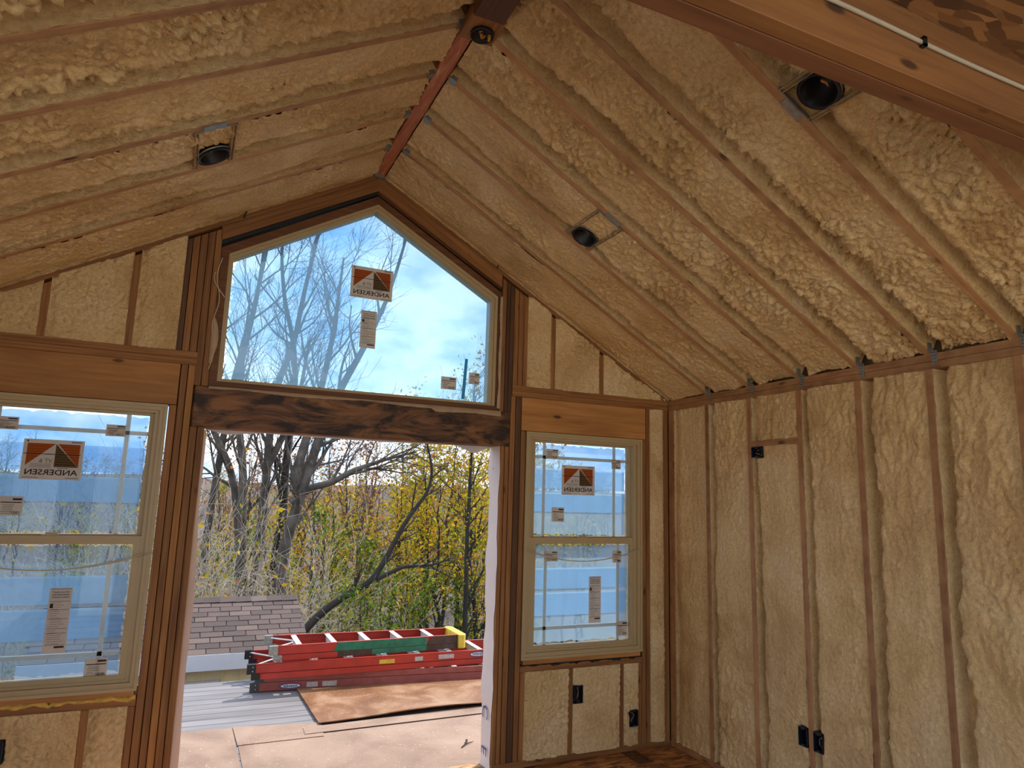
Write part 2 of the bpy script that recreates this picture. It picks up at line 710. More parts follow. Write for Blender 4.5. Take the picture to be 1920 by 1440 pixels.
def perlin(x, y):
    xi = np.floor(x).astype(int)
    yi = np.floor(y).astype(int)
    xf, yf = x - xi, y - yi
    u = xf * xf * xf * (xf * (xf * 6 - 15) + 10)
    v = yf * yf * yf * (yf * (yf * 6 - 15) + 10)

    def g(ix, iy, dx, dy):
        h = _perm[(_perm[ix & 511] + iy) & 511]
        return _gx[h] * dx + _gy[h] * dy
    a = g(xi, yi, xf, yf)
    b = g(xi + 1, yi, xf - 1, yf)
    c = g(xi, yi + 1, xf, yf - 1)
    d = g(xi + 1, yi + 1, xf - 1, yf - 1)
    return (a + u * (b - a)) * (1 - v) + (c + u * (d - c)) * v


def fbm(x, y, o=4):
    s, a = 0, 1.0
    for k in range(o):
        s = s + a * perlin(x * 2 ** k + 17.3 * k, y * 2 ** k + 9.1 * k)
        a *= 0.5
    return s


def billow(x, y, o=3):
    """rounded blobs with sharp creases between them"""
    s, a = 0, 1.0
    for k in range(o):
        s = s + a * np.abs(perlin(x * 1.9 ** k + 31.7 * k, y * 1.9 ** k + 3.3 * k))
        a *= 0.5
    return s


def sstep(a, b, x):
    t = np.clip((x - a) / (b - a), 0, 1)
    return t * t * (3 - 2 * t)


def foam_bay(parent, origin, U, V, N, wu, l0, l1, seed, res=0.008, base=-0.035, gutter=0.05, lump=1.0,
             stretch=1.0, lo0=0.0, lo1=0.0, rim=0.02, gut_w=0.06, holes=(), skin=True):
    """one cavity of sprayed foam: u across (0 = side towards the gable), v along from lo to l; height along N,
    0 = flush with the face of the lumber.  A thin skin climbs the lumber on both sides.
    holes: (u, v, half_u, half_v, round) pockets left for electrical boxes"""
    origin, U, V, N = (np.array(q, float) for q in (origin, U, V, N))
    nu = max(4, int(wu / res))
    nv = max(4, int(max(l0 - lo0, l1 - lo1) / res))
    a = np.linspace(0, 1, nu + 1)
    if skin:
        e = 0.0035 / wu
        a = np.concatenate([[0.0, e * 0.6, e], a[1:-1], [1 - e, 1 - e * 0.6, 1.0]])
    nu = len(a) - 1
    a = a[None, :]
    t = np.linspace(0, 1, nv + 1)[:, None]
    u = a * wu + 0 * t
    lo = lo0 + (lo1 - lo0) * a
    hi = l0 + (l1 - l0) * a
    v = lo + (hi - lo) * t
    sx, sy = seed * 13.7, seed * 7.1
    wob = perlin(v * 3.1 + sx, v * 0 + sy) * 0.5 + perlin(v * 11 + sy, v * 0 + sx) * 0.35 + perlin(v * 31 + sx, v * 0 + 3 * sx) * 0.18
    gw = gut_w * (1.0 + 1.3 * wob)
    wx, wy = perlin(u * 9 + sx, v * 9 + sy) * 0.03, perlin(u * 9 + sy, v * 9 - sx) * 0.03
    uu, vv = u + wx, (v + wy) / stretch
    h = base + 0.0 * u
    h = h + 0.022 * fbm(uu * 3.0 + sx, vv * 2.2 + sy, 3)
    patch = sstep(-0.25, 0.35, fbm(uu * 2.2 + sy, vv * 1.6 + sx, 2))
    h = h + lump * (0.30 + 0.95 * patch) * 0.056 * (billow(uu * 22 + sx, vv * 19 + sy, 3) - 0.36)
    h = h + lump * 0.022 * np.abs(perlin(uu * 8 + sy, vv * 7 + sx)) * patch
    h = h + lump * 0.0075 * fbm(uu * 60 + sx, vv * 52 + sy, 2)
    bulge = 1 - (2 * a - 1) ** 4
    h = h + 0.010 * bulge
    # deep trough along the lumber on the gable side, with a scalloped lip
    lip = sstep(gw * 0.35, gw * 1.0 + 0.012, u)
    h = h - gutter * (1 - lip)
    h = h + lump * 0.014 * np.exp(-((u - gw - 0.03) / 0.025) ** 2) * (0.6 + wob)
    e2 = wu - u
    h = h + rim * np.exp(-(e2 / 0.03) ** 2) * (0.7 + 0.8 * perlin(v * 8 - sx, v * 0 + 2.2))
    h = np.where(h > 0.004, 0.004 + (h - 0.004) * 0.45, h)
    h = np.maximum(h, -0.13)
    if skin:
        ragged_ = 0.004 + 0.012 * np.clip(perlin(v * 23 + sx, v * 0 + sy), 0, 1)
        top = -ragged_
        for cidx in (0, 1):
            h[:, cidx] = np.maximum(h[:, cidx], top[:, 0] + 0.001 * cidx)
            h[:, -1 - cidx] = np.maximum(h[:, -1 - cidx], top[:, 0] + 0.001 * cidx)
    for (hu, hv, ru, rv, rnd_) in holes:
        if rnd_:
            inside = ((u - hu) / ru) ** 2 + ((v - hv) / rv) ** 2 < 1
        else:
            inside = (np.abs(u - hu) < ru) & (np.abs(v - hv) < rv)
        h = np.where(inside, -0.135, h)
    P = origin + u[..., None] * U + v[..., None] * V + h[..., None] * N
    idx = np.arange((nu + 1) * (nv + 1)).reshape(nv + 1, nu + 1)
    F = np.stack([idx[:-1, :-1], idx[:-1, 1:], idx[1:, 1:], idx[1:, :-1]], -1).reshape(-1, 4)
    P = P.reshape(-1, 3)
    # face the room
    if np.dot(np.cross(U, V), N) < 0:
        F = F[:, ::-1]
    return put('foam_fill', np_mesh('foam_fill', P, F), M['foam'], parent)


# ================================================================== THE ROOM
W = 2.314            # half width (ridge above x = 0)
SL = 0.5616          # roof slope
APEX = 3.7507        # underside of rafters produced to the ridge
HB, HM, HT = 2.375, 2.413, 2.451
TH = math.atan(SL)
CT, ST = math.cos(TH), math.sin(TH)
YK = [-(0.4129 + 0.4064 * k) for k in range(10)]
TK = 0.038
BACK = -6.6


def soff(x):
    return APEX - SL * abs(x)


# floor ------------------------------------------------------------
V, F = boxes_mesh([((-2.46, BACK, -0.03), (2.46, 0.17, 0.0))])
floor = put('floor', pydata('floor', V, F), M['osb_floor'])
tag(floor, 'brown oriented strand board subfloor of the unfinished room', 'floor', kind='structure')

# front (gable) wall: outer sheathing with openings, lumber and foam as its parts
cols = [(-2.46, -2.05, [(-0.3, None)]), (-2.05, -1.075, [(-0.3, 0.64), (2.15, None)]), (-1.075, -0.888, [(-0.3, None)]),
        (-0.888, -0.87, [(2.04, None)]), (0.90, 0.934, [(2.04, None)]), (0.934, 1.115, [(-0.3, None)]),
        (1.115, 2.08, [(-0.3, 0.64), (2.15, None)]), (2.08, 2.46, [(-0.3, None)])]
V, F = [], []


def add_col(x0, x1, zb0, zb1, zt0, zt1, y0=0.141, y1=0.153):
    b = len(V)
    for y in (y0, y1):
        V.extend([(x0, y, zb0), (x1, y, zb1), (x1, y, zt1), (x0, y, zt0)])
    F.extend([tuple(b + i for i in q) for q in ((0, 1, 2, 3), (7, 6, 5, 4), (0, 4, 5, 1), (1, 5, 6, 2), (2, 6, 7, 3), (3, 7, 4, 0))])


for x0, x1, zs in cols:
    for zb, zt in zs:
        if zt is None:
            add_col(x0, x1, zb, zb, soff(x0) + 0.25, soff(x1) + 0.25)
        else:
            add_col(x0, x1, zb, zb, zt, zt)
for x0, x1 in ((-0.87, 0.0), (0.0, 0.90)):
    add_col(x0, x1, 2.04, 2.04, 2.285, 2.285)
    add_col(x0, x1, soff(x0) - 0.15, soff(x1) - 0.15, soff(x0) + 0.25, soff(x1) + 0.25)
wall_front = put('wall_front', pydata('wall_front', V, F), M['sheathing'])
tag(wall_front, 'gable end wall of bare lumber framing and spray foam around the doorway', 'wall', kind='structure')
WF = wall_front
D = 0.14


def gstud(x0, x1, z0, z1, mat='stud', y0=0.0, name='stud'):
    return board(name, (x0 + 0.0012, y0, z0), (x1 - 0.0012, D, z1), M[mat], WF, bev=0.003)


# sole plates, double plates
for x0, x1 in ((-W, -0.888), (0.934, W)):
    board('sole_plate', (x0, 0, 0.0005), (x1, D, TK), M['stud'], WF)
for x0, x1 in ((-W, -0.963), (1.005, W)):
    board('top_plate', (x0, -0.001, HB), (x1, D, HM - 0.001), M['stud'], WF)
    board('top_plate', (x0, -0.001, HM), (x1, D, HT), M['stud'], WF)
# door posts
for x0, x1, z1, mt in ((-1.081, -1.041, 2.142, 'stud'), (-1.040, -1.004, HB, 'stud'), (-1.003, -0.967, HB, 'header'),
                       (-0.966, -0.928, 2.030, 'stud'), (-0.927, -0.889, 2.030, 'stud')):
    gstud(x0, x1, TK, z1, mt)
for x0, x1, z1, mt in ((0.934, 0.962, 2.030, 'stud'), (0.963, 0.995, 2.030, 'stud'), (0.997, 1.035, HB, 'stud'),
                       (1.036, 1.078, HB, 'stud_dark'), (1.080, 1.117, 2.142, 'stud')):
    gstud(x0, x1, TK, z1, mt)
board('door_beam', (-0.961, -0.006, 2.030), (0.996, D, 2.262), M['doorbeam'], WF, bev=0.006)
# window headers
board('window_header', (-2.11, 0.0, 2.145), (-1.044, D, 2.374), M['header'], WF)
board('window_header', (1.082, 0.0, 2.145), (2.106, D, 2.374), M['header'], WF)
# right of the right window and left of the left window
for s in (1,):
    gstud(2.072, 2.108, TK, 2.142)
    gstud(2.110, 2.146, TK, HB)
    gstud(2.264, W - 0.002, TK, HB, 'stud')
gstud(-2.108, -2.072, TK, 2.142)
gstud(-2.146, -2.110, TK, HB)
gstud(-W + 0.002, -2.264, TK, HB)
# rough sills, sill boards and cripples
for x0, x1 in ((1.118, 2.071), (-2.071, -1.082)):
    board('rough_sill', (x0, 0, 0.574), (x1, D, 0.612), M['stud'], WF)
for x0, x1 in ((1.119, 1.155), (1.479, 1.516), (1.884, 1.921), (2.036, 2.071), (-1.118, -1.082), (-1.325, -1.287), (-1.735, -1.697), (-2.07, -2.034)):
    gstud(x0, x1, TK, 0.573)


# studs above the double plate, cut to the slope
def cut_stud(x0, x1, z0, mat, drop=0.044, y0=0.0):
    # own X axis up; b axis = world x
    za, zb = soff(x0) - drop, soff(x1) - drop
    x0, x1 = x0 + 0.0012, x1 - 0.0012
    poly = [(0, 0), (0, x1 - x0), (zb - z0, x1 - x0), (za - z0, 0)]
    prism('stud', poly, (D - y0), (x0, y0, z0), (0, 0, 1), (1, 0, 0), M[mat], WF)


for x0, x1, z0, mt in ((-1.079, -1.049, HT, 'stud_dark'), (-1.048, -1.011, HT, 'stud'), (-1.010, -0.971, HT, 'stud'),
                       (-0.970, -0.933, 2.263, 'stud'), (-0.932, -0.896, 2.263, 'stud'),
                       (0.910, 0.944, 2.263, 'stud'), (0.945, 0.972, 2.263, 'stud_dark'), (0.973, 1.003, 2.263, 'stud_dark'),
                       (1.005, 1.041, HT, 'stud'), (1.042, 1.079, HT, 'stud'), (1.080, 1.114, HT, 'stud'),
                       (1.297, 1.335, HT, 'stud'), (1.699, 1.737, HT, 'stud'), (-1.335, -1.297, HT, 'stud'), (-1.737, -1.699, HT, 'stud')):
    cut_stud(x0, x1, z0, mt)
# rake plates: boards along the slope
for s in (-1, 1):
    nrm = (s * ST, 0, CT)
    along = (s * CT, 0, -ST)

    def rake(name, xa, xb, d0, d1, mat, y0=0.0, y1=D):
        """board under the roof line between xa and xb, d0..d1 below the line (perpendicular)"""
        La, Lb = xa / CT, xb / CT
        # vertical cut ends
        poly = [(La + d0 * math.tan(TH), -d0), (Lb + d0 * math.tan(TH), -d0), (Lb + d1 * math.tan(TH), -d1), (La + d1 * math.tan(TH), -d1)]
        z = Vector(along).cross(Vector(nrm))
        dep = (y1 - y0) * (1 if z.y > 0 else -1)
        prism(name, poly, dep, (0, y0, APEX + 0.02), along, nrm, M[mat], WF)
    rake('rake_plate', 0.0, 2.31, 0.0, 0.038, 'stud')
    rake('rake_header', 0.0, 0.905, 0.039, 0.077, 'stud')
    rake('rake_header', 0.0, 0.905, 0.078, 0.116, 'stud')
    if s < 0:
        rake('flashing_strip', 0.0, 0.90, 0.117, 0.136, 'flash', 0.012, 0.1)
    else:
        rake('flashing_strip', 0.0, 0.905, 0.117, 0.126, 'stud_dark', 0.02, 0.1)

# foam between the framing of the gable wall
GN = (0, -1, 0)


def gfoam(x0, x1, za0, za1, zb0, zb1, seed, **kw):
    a = dict(base=-0.010, gutter=0.010, lump=0.55, res=0.007, rim=0.006, gut_w=0.03)
    a.update(kw)
    foam_bay(WF, (x0, 0, 0), (1, 0, 0), (0, 0, 1), GN, x1 - x0, zb0, zb1, seed, lo0=za0, lo1=za1, **a)


for x0, x1, sd in ((1.112, 1.299, 3.1), (1.333, 1.701, 4.2), (1.735, 2.30, 5.3), (-1.299, -1.077, 6.4), (-1.701, -1.333, 7.5), (-2.30, -1.735, 8.6)):
    gfoam(x0, x1, HT - 0.003, HT - 0.003, max(HT, soff(x0) - 0.02), max(HT, soff(x1) - 0.02), sd)
for x0, x1, sd in ((1.153, 1.481, 9.7), (1.514, 1.886, 10.8), (1.919, 2.038, 11.9), (-1.289, -1.116, 12.2), (-1.699, -1.323, 13.3), (-2.036, -1.733, 14.4)):
    gfoam(x0, x1, 0.036, 0.036, 0.576, 0.576, sd, base=-0.006, lump=0.7, holes=[(hx - x0, hz, 0.033, 0.054, 0) for hx, hz in ((1.553, 0.407), (2.000, 0.213), (-1.660, 0.415))])
gfoam(2.144, 2.266, 0.036, 0.036, 2.378, 2.378, 15.5, base=-0.01, lump=0.5)
gfoam(-2.266, -2.144, 0.036, 0.036, 2.378, 2.378, 16.5, base=-0.01, lump=0.5)
# lumpy yellow foam bead under the windows
for x0, x1, sd in ((-2.06, -1.085, 3), (1.125, 2.065, 5)):
    rg = np.random.default_rng(sd)
    xs = np.linspace(x0, x1, 60)
    zz = 0.615 + 0.004 * np.sin(xs * 40) + rg.normal(0, 0.003, 60)
    rr = (0.009 if sd == 3 else 0.005) + np.abs(rg.normal(0, 0.0035, 60))
    T = Tubes()
    T.add(np.stack([xs, np.full(60, 0.004), zz], 1), rr, 7)
    o = put('foam_bead', T.mesh('foam_bead'), M['seam'] if sd == 3 else M['flash'], WF)
    board('sill_board', (x0 + 0.01, -0.004, 0.620), (x1 - 0.01, 0.09, 0.651), M['header'], WF)


# house wrap turned round the doorway
def wrap_edge(name, edge, y, mat, thick=0.002):
    n = len(edge) // 2
    V = [(a, y, b) for a, b in edge] + [(a, y + thick, b) for a, b in edge]
    m = len(edge)
    F = [tuple(range(m)), tuple(reversed(range(m, 2 * m)))] + [(i, m + i, m + (i + 1) % m, (i + 1) % m) for i in range(m)]
    return put(name, pydata(name, V, F), mat, WF)


zz = np.linspace(-0.1, 2.03, 26)
ed = [(-0.853 - 0.026 * max(0, (z - 0.8) / 1.2) ** 1.3 + 0.005 * math.sin(z * 7), z) for z in zz]
wrap_edge('house_wrap_edge', ed + [(-0.90, 2.03), (-0.90, -0.1)], 0.154, M['wrap'])
# right jamb: wrap covers the reveal
V, F = [], []
for i, z in enumerate(zz):
    wv = 0.004 * math.sin(z * 9) + 0.003 * math.sin(z * 23)
    V += [(0.932, 0.012 + wv * 2, z), (0.929 + wv, 0.08, z), (0.924 + wv * 1.5, 0.16, z)]
for i in range(len(zz) - 1):
    for k in range(2):
        F.append((3 * i + k, 3 * i + k + 1, 3 * i + 4 + k, 3 * i + 3 + k))
wr = put('house_wrap_reveal', pydata('house_wrap_reveal', V, F, True), M['wrap'], WF)
for z, s, ch in ((0.33, 0.13, 'C'), (0.10, 0.12, 'E'), (1.88, 0.03, '0')):
    me = text_mesh(ch, s)
    me.materials.append(M['wrap_print'])
    put('printing', me, None, wr, frame((0.922, 0.09, z), (0, 0, 1), (0, 1, 0)) @ Matrix.Scale(-1, 4, (1, 0, 0)))
# ragged wrap hanging under the beam
for xa, xb, amp, ph in ((-0.88, -0.58, 0.022, 0.2), (0.66, 0.93, 0.045, 1.9), (-0.58, 0.66, 0.008, 3.0)):
    xs = np.linspace(xa, xb, 22)
    low = [(float(x), 2.030 - amp * abs(math.sin((x - xa) / (xb - xa) * math.pi)) * (0.8 + 0.2 * math.sin(x * 31 + ph)) - 0.003) for x in xs]
    wrap_edge('house_wrap_hem', low + [(xb, 2.045), (xa, 2.045)], 0.148, M['wrap'])

# ------------------------------------------------------------------ right wall
V, F = boxes_mesh([((W + 0.141, -4.3, -0.3), (W + 0.153, 0.15, 2.7)), ((W + 0.141, BACK, -0.3), (W + 0.153, -4.3, 0.4)), ((W + 0.141, BACK, 2.25), (W + 0.153, -4.3, 2.7)), ((W + 0.141, BACK, 0.4), (W + 0.153, -6.4, 2.25))])  # rear opening out of view, added to let sunlight onto the floor
wall_right = put('wall_right', pydata('wall_right', V, F), M['sheathing'])
tag(wall_right, 'long side wall of upright studs with tan spray foam between them', 'wall', kind='structure')
WR = wall_right
board('sole_plate', (W, BACK, 0.0005), (W + D, -0.001, TK), M['wallstud'], WR)
board('top_plate', (W, BACK, HB), (W + D, -0.001, HM - 0.001), M['wallstud'], WR)
board('top_plate', (W, BACK, HM), (W + D, -0.001, HT), M['wallstud'], WR)
board('stud', (W, -0.066, TK), (W + D, -0.003, HB), M['wallstud'], WR)
for y in YK:
    board('stud', (W, y - TK, TK), (W + D, y, HB), M['wallstud'], WR)
board('blocking', (W, YK[2] + 0.001, 2.056), (W + D, YK[1] - TK - 0.001, 2.094), M['wallstud'], WR)
prev = -0.066
RNV = (-1, 0, 0)
for k, y in enumerate(YK):
    kw = dict(base=-0.016, gutter=0.04 + 0.014 * (k % 3), lump=0.40, res=0.0075, stretch=2.0, rim=0.010, gut_w=0.042)
    w = prev - y + 0.002
    if k == 2:
        foam_bay(WR, (W, prev + 0.001, 0), (0, -1, 0), (0, 0, 1), RNV, w, 2.058, 2.058, 40 + k, lo0=0.037, lo1=0.037, holes=[(0.048, 2.020, 0.046, 0.034, 0), (w - 0.033, 0.418, 0.032, 0.050, 0)], **kw)
        kw['base'] = -0.014
        kw['lump'] = 0.75
        kw['gutter'] = 0.02
        foam_bay(WR, (W, prev + 0.001, 0), (0, -1, 0), (0, 0, 1), RNV, w, HB + 0.002, HB + 0.002, 60 + k, lo0=2.092, lo1=2.092, **kw)
    else:
        if k == 0:
            kw.update(gutter=0.004, base=-0.02, lump=0.4)
        if k >= 4:
            kw.update(gutter=0.085, gut_w=0.06, lump=0.40, stretch=2.6)
        foam_bay(WR, (W, prev + 0.001, 0), (0, -1, 0), (0, 0, 1), RNV, w, HB + 0.002, HB + 0.002, 40 + k, lo0=0.037, lo1=0.037, holes=[(0.033, 0.417, 0.032, 0.050, 0)] if k == 3 else (), **kw)
    prev = y - TK

# ------------------------------------------------------------------ left wall and back wall (behind the camera), with unseen openings added to let daylight in
V, F = boxes_mesh([((-W - 0.153, BACK, -0.3), (-W, 0.15, 0.25)), ((-W - 0.153, BACK, 2.3), (-W, 0.15, 2.7)),
                   ((-W - 0.153, -2.9, 0.25), (-W, 0.15, 2.3)), ((-W - 0.153, BACK, 0.25), (-W, -6.3, 2.3))])
wall_left = put('wall_left', pydata('wall_left', V, F), M['sheathing'])
tag(wall_left, 'unseen side wall with an opening added at its rear to admit daylight', 'wall', kind='structure')
V, F = boxes_mesh([((-2.46, BACK - 0.15, -0.3), (-2.1, BACK, 2.9)), ((2.1, BACK - 0.15, -0.3), (2.46, BACK, 2.9))])
wall_back = put('wall_back', pydata('wall_back', V, F), M['sheathing'])
tag(wall_back, 'unseen rear wall left open between two corner piers to brighten the room', 'wall', kind='structure')

# ------------------------------------------------------------------ roof: deck, rafters, ridge, foam
dz = 0.236 / CT
V, F = [], []
for s in (-1, 1):
    b = len(V)
    xe = 2.75
    for y in (BACK, 0.30):
        for x, z in ((0, APEX + dz), (s * xe, soff(xe) + dz), (s * xe, soff(xe) + dz + 0.016), (0, APEX + dz + 0.016)):
            V.append((x, y, z))
    F += [tuple(b + i for i in q) for q in ((0, 1, 2, 3), (4, 7, 6, 5), (0, 4, 5, 1), (1, 5, 6, 2), (2, 6, 7, 3))]
ceiling = put('ceiling', pydata('ceiling', V, F), M['osb'])
tag(ceiling, 'vaulted roof underside of rafters, ridge beam and tan spray foam', 'ceiling', kind='structure')
CE = ceiling
RH = 0.0356
board('ridge_beam', (-RH, -1.56, 3.742), (RH, 0.0 - 0.002, 4.0), M['ridge'], CE, bev=0.004)
board('ridge_beam', (-RH, BACK, 3.742), (RH, -1.562, 4.0), M['stud'], CE, bev=0.004)
for y in YK:
    for s in (-1, 1):
        along = (s * CT, 0, -ST)
        nrm = (s * ST, 0, CT)
        La, Lb = RH / CT, 2.325 / CT
        tt = math.tan(TH)
        poly = [(La, 0), (Lb, 0), (Lb - 0.235 * tt, 0.235), (La - 0.235 * tt, 0.235)]
        z = Vector(along).cross(Vector(nrm))
        dep = -TK if z.y > 0 else TK
        prism('rafter', poly, dep, (0, y, APEX), along, nrm, M['rafter'], CE, bev=0.002)
prev = 0.0
CANS = [(-1, 0.980, -0.955, 2), (1, 0.997, -0.950, 2), (1, 1.005, -2.596, 6)]
ROOF_R = [(0.006, 0.35), (0.045, 0.5), (0.055, 0.7), (0.085, 0.95), (0.09, 1.1), (0.085, 1.2), (0.08, 1.2), (0.07, 1.2), (0.05, 1.2), (0.05, 1.2)]
ROOF_L = [(0.02, 0.5), (0.07, 0.55), (0.08, 0.8), (0.095, 0.85), (0.10, 1.25), (0.10, 1.4), (0.10, 1.4), (0.07, 1.2), (0.05, 1.2), (0.05, 1.2)]
for k, y in enumerate(YK):
    w = prev - y + 0.002
    for s in (-1, 1):
        gut, lump = (ROOF_R if s > 0 else ROOF_L)[k]
        along = (s * CT, 0, -ST)
        room = (-s * ST, 0, -CT)
        L0 = (RH - 0.001) / CT
        far = k > 6
        foam_bay(CE, (0, prev + 0.001, APEX), (0, -1, 0), along, room, w, 2.318 / CT, 2.318 / CT, 100 + 3 * k + s, lo0=L0, lo1=L0,
                 res=0.02 if far else 0.0075, base=-0.012 - 0.12 * gut if k else -0.014, gutter=gut, lump=lump, gut_w=0.04 + 0.4 * gut, rim=0.012,
                 holes=[(prev - cy, cx / CT, 0.079, 0.079, 1) for cs, cx, cy, ck in CANS if cs == s and ck == k])
    prev = y - TK
# joist hangers at the ridge and ties at the wall plate
for k, y in enumerate(YK[:4]):
    for s in (-1, 1):
        if k == 3 and s > 0:
            continue
        zc = soff(0.07)
        V, F = boxes_mesh([((-0.024, -0.022, -0.004), (0.008, -0.019, 0.014)), ((-0.024, 0.019, -0.004), (0.008, 0.022, 0.014)), ((-0.024, -0.022, -0.006), (0.012, 0.022, -0.003))])
        mw = frame((s * (RH + 0.027), y - 0.019, zc + 0.004), (s * CT, 0, -ST), (0, s, 0))
        me = pydata('rafter_hanger', V, F)
        o = put('rafter_hanger', me, M['steel'], CE, mw)
for y in YK[:7]:
    V, F = boxes_mesh([((W - 0.004, y - TK - 0.032, HB + 0.018), (W - 0.001, y - TK - 0.004, HT + 0.012)), ((W - 0.03, y - TK - 0.007, HT + 0.0), (W - 0.001, y - TK - 0.004, HT + 0.05))])
    tie = put('rafter_tie', pydata('rafter_tie', V, F), M['steel'], CE)
    V, F = boxes_mesh([((W - 0.006, y - TK - 0.012 - 0.011 * i, HB + 0.028 + 0.016 * j), (W - 0.0035, y - TK - 0.009 - 0.011 * i, HB + 0.032 + 0.016 * j)) for i in range(2) for j in range(4)])
    put('nail_head', pydata('nail_head', V, F), M['black'], tie)
V, F = boxes_mesh([((-0.036, -0.03, 3.722), (0.034, -0.004, 3.742))])
put('ridge_clip', pydata('ridge_clip', V, F), M['steel'], CE)
# blocking plate under the ridge that carries the round box, and the dark block behind it
board('ridge_blocking', (-0.050, -1.782, 3.690), (0.106, -1.612, 3.7415), M['stud'], CE)
board('ridge_blocking', (-0.056, -2.15, 3.660), (0.082, -1.806, 3.7415), M['stud_dark'], CE)

# loft edge: doubled beam and board deck overhead
V, F = boxes_mesh([((-1.60, -6.3, 2.8745), (1.60, -3.272, 2.89))])
loft = put('ceiling_loft', pydata('ceiling_loft', V, F), M['osb'])
tag(loft, 'strand board underside of the loft above the doubled beam', 'loft deck', kind='structure')
board('loft_beam', (-1.88, -3.2235, 2.70), (1.88, -3.172, 2.874), M['lvl_face'], loft)
board('loft_beam', (-1.88, -3.270, 2.70), (1.88, -3.2255, 2.874), M['lvl'], loft)

# ------------------------------------------------------------------ windows
def flat(name, poly, y, mat, parent, t=0.0004):
    """thin printed or film sheet in the xz plane, its face towards the room at y"""
    n = len(poly)
    V = [(a, y, b) for a, b in poly] + [(a, y + t, b) for a, b in poly]
    F = [tuple(range(n)), tuple(reversed(range(n, 2 * n)))] + [(i, n + i, n + (i + 1) % n, (i + 1) % n) for i in range(n)]
    return put(name, pydata(name, V, F), mat, parent)


def flats(name, polys, y, mat, parent):
    V, F = [], []
    for p in polys:
        b = len(V)
        V += [(a, y, c) for a, c in p]
        F.append(tuple(range(b, b + len(p))))
    return put(name, pydata(name, V, F), mat, parent)


def letters(body, size, x, z, y, mat, parent, mirror, bold=0.0, width=None):
    me = text_mesh(body, size, mirror, bold)
    if width:
        xs = [v.co.x for v in me.vertices]
        k = width / (max(xs) - min(xs))
        for v in me.vertices:
            v.co.x *= k
    me.materials.append(mat)
    mw = frame((x, y, z), (1, 0, 0), (0, 0, 1))
    return put('lettering', me, None, parent, mw)


def brand_sticker(win, x0, z1, y):
    w, h = 0.272, 0.208
    x1, z0 = x0 + w, z1 - h
    s = flat('brand_sticker', rect(x0, x1, z0, z1), y, M['paper'], win)
    s['label'] = 'maker sticker with a pyramid print and mirrored lettering'
    yp = y - 0.0008
    a, b, c, d = x0 + 0.018, x1 - 0.018, z0 + 0.066, z1 - 0.022
    mx = x0 + 0.52 * w
    flats('orange_print', [[(a, c + 0.005), (a, d), (mx, d)], [(b, c), (b, d), (mx + 0.012, d)]], yp, M['ink_orange'], s)
    flats('brown_print', [[(mx + 0.003, d), (mx + 0.003, c), (b, c)]], yp, M['ink_brown'], s)
    ls = [rect(a, b, z, z + 0.0009) for z in np.linspace(c + 0.006, d - 0.01, 9)]
    flats('cream_stripe', ls, yp - 0.0003, M['ink_cream'], s)
    flats('black_print', [rect(x0 + 0.004, b + 0.006, (c + d) / 2 + 0.004, (c + d) / 2 + 0.0075), rect(x0 + 0.014, x0 + 0.022, z1 - 0.014, z1 - 0.006),
                          rect(x1 - 0.06, x1 - 0.012, z1 - 0.012, z1 - 0.008)], yp - 0.0006, M['ink'], s)
    flats('grey_print', [rect(a + 0.02, mx - 0.01, z, z + 0.002) for z in (c - 0.004, c + 0.004, c + 0.012)] + [rect(x0 + 0.01, x0 + 0.08, z0 + 0.008, z0 + 0.011), rect(x1 - 0.07, x1 - 0.01, z0 + 0.008, z0 + 0.011), rect(mx + 0.02, mx + 0.07, c - 0.008, c - 0.005)],
          yp - 0.0006, M['ink_grey'], s)
    letters('VT &', 0.028, mx - 0.036, c + 0.030, yp - 0.0009, M['ink_grey'], s, True)
    letters('ANDERSEN', 0.04, (x0 + x1) / 2, z0 + 0.036, yp - 0.0006, M['ink'], s, True, 0.0006, 0.235)
    return s


def long_label(win, x0, x1, z0, z1, y, mirror=False):
    s = flat('long_label', rect(x0, x1, z0, z1), y, M['paper'], win)
    s['label'] = 'tall paper label with fine print'
    w, h = x1 - x0, z1 - z0
    yp = y - 0.0008
    bars = []
    for f in (0.79, 0.66, 0.52, 0.37, 0.30, 0.12):
        bars.append(rect(x0 + 0.06 * w, x1 - 0.06 * w, z0 + f * h, z0 + f * h + 0.0018))
    bars.append(rect(x0 + 0.48 * w, x1 - 0.08 * w, z0 + 0.075 * h, z0 + 0.105 * h))
    bars.append(rect(x0 + 0.08 * w, x0 + 0.22 * w, z0 + 0.69 * h, z0 + 0.76 * h))
    bars.append(rect(x0 + 0.04 * w, x1 - 0.04 * w, z1 - 0.006, z1 - 0.004))
    flats('black_print', bars, yp, M['ink'], s)
    rg = random.Random(int(x0 * 1000))
    gl = []
    for k in range(20):
        f = 0.14 + 0.033 * k
        a = x0 + (0.08 + 0.1 * rg.random()) * w
        gl.append(rect(a, a + (0.3 + 0.45 * rg.random()) * w, z0 + f * h, z0 + f * h + 0.0016))
    flats('grey_print', gl, yp, M['ink_grey'], s)
    for i, t in enumerate(('Thank you for', 'selecting quality', 'Andersen products')):
        letters(t, 0.0115, (x0 + x1) / 2, z1 - 0.020 - 0.0125 * i, yp - 0.0002, M['ink'], s, mirror, 0.0002, 0.78 * w)
    return s


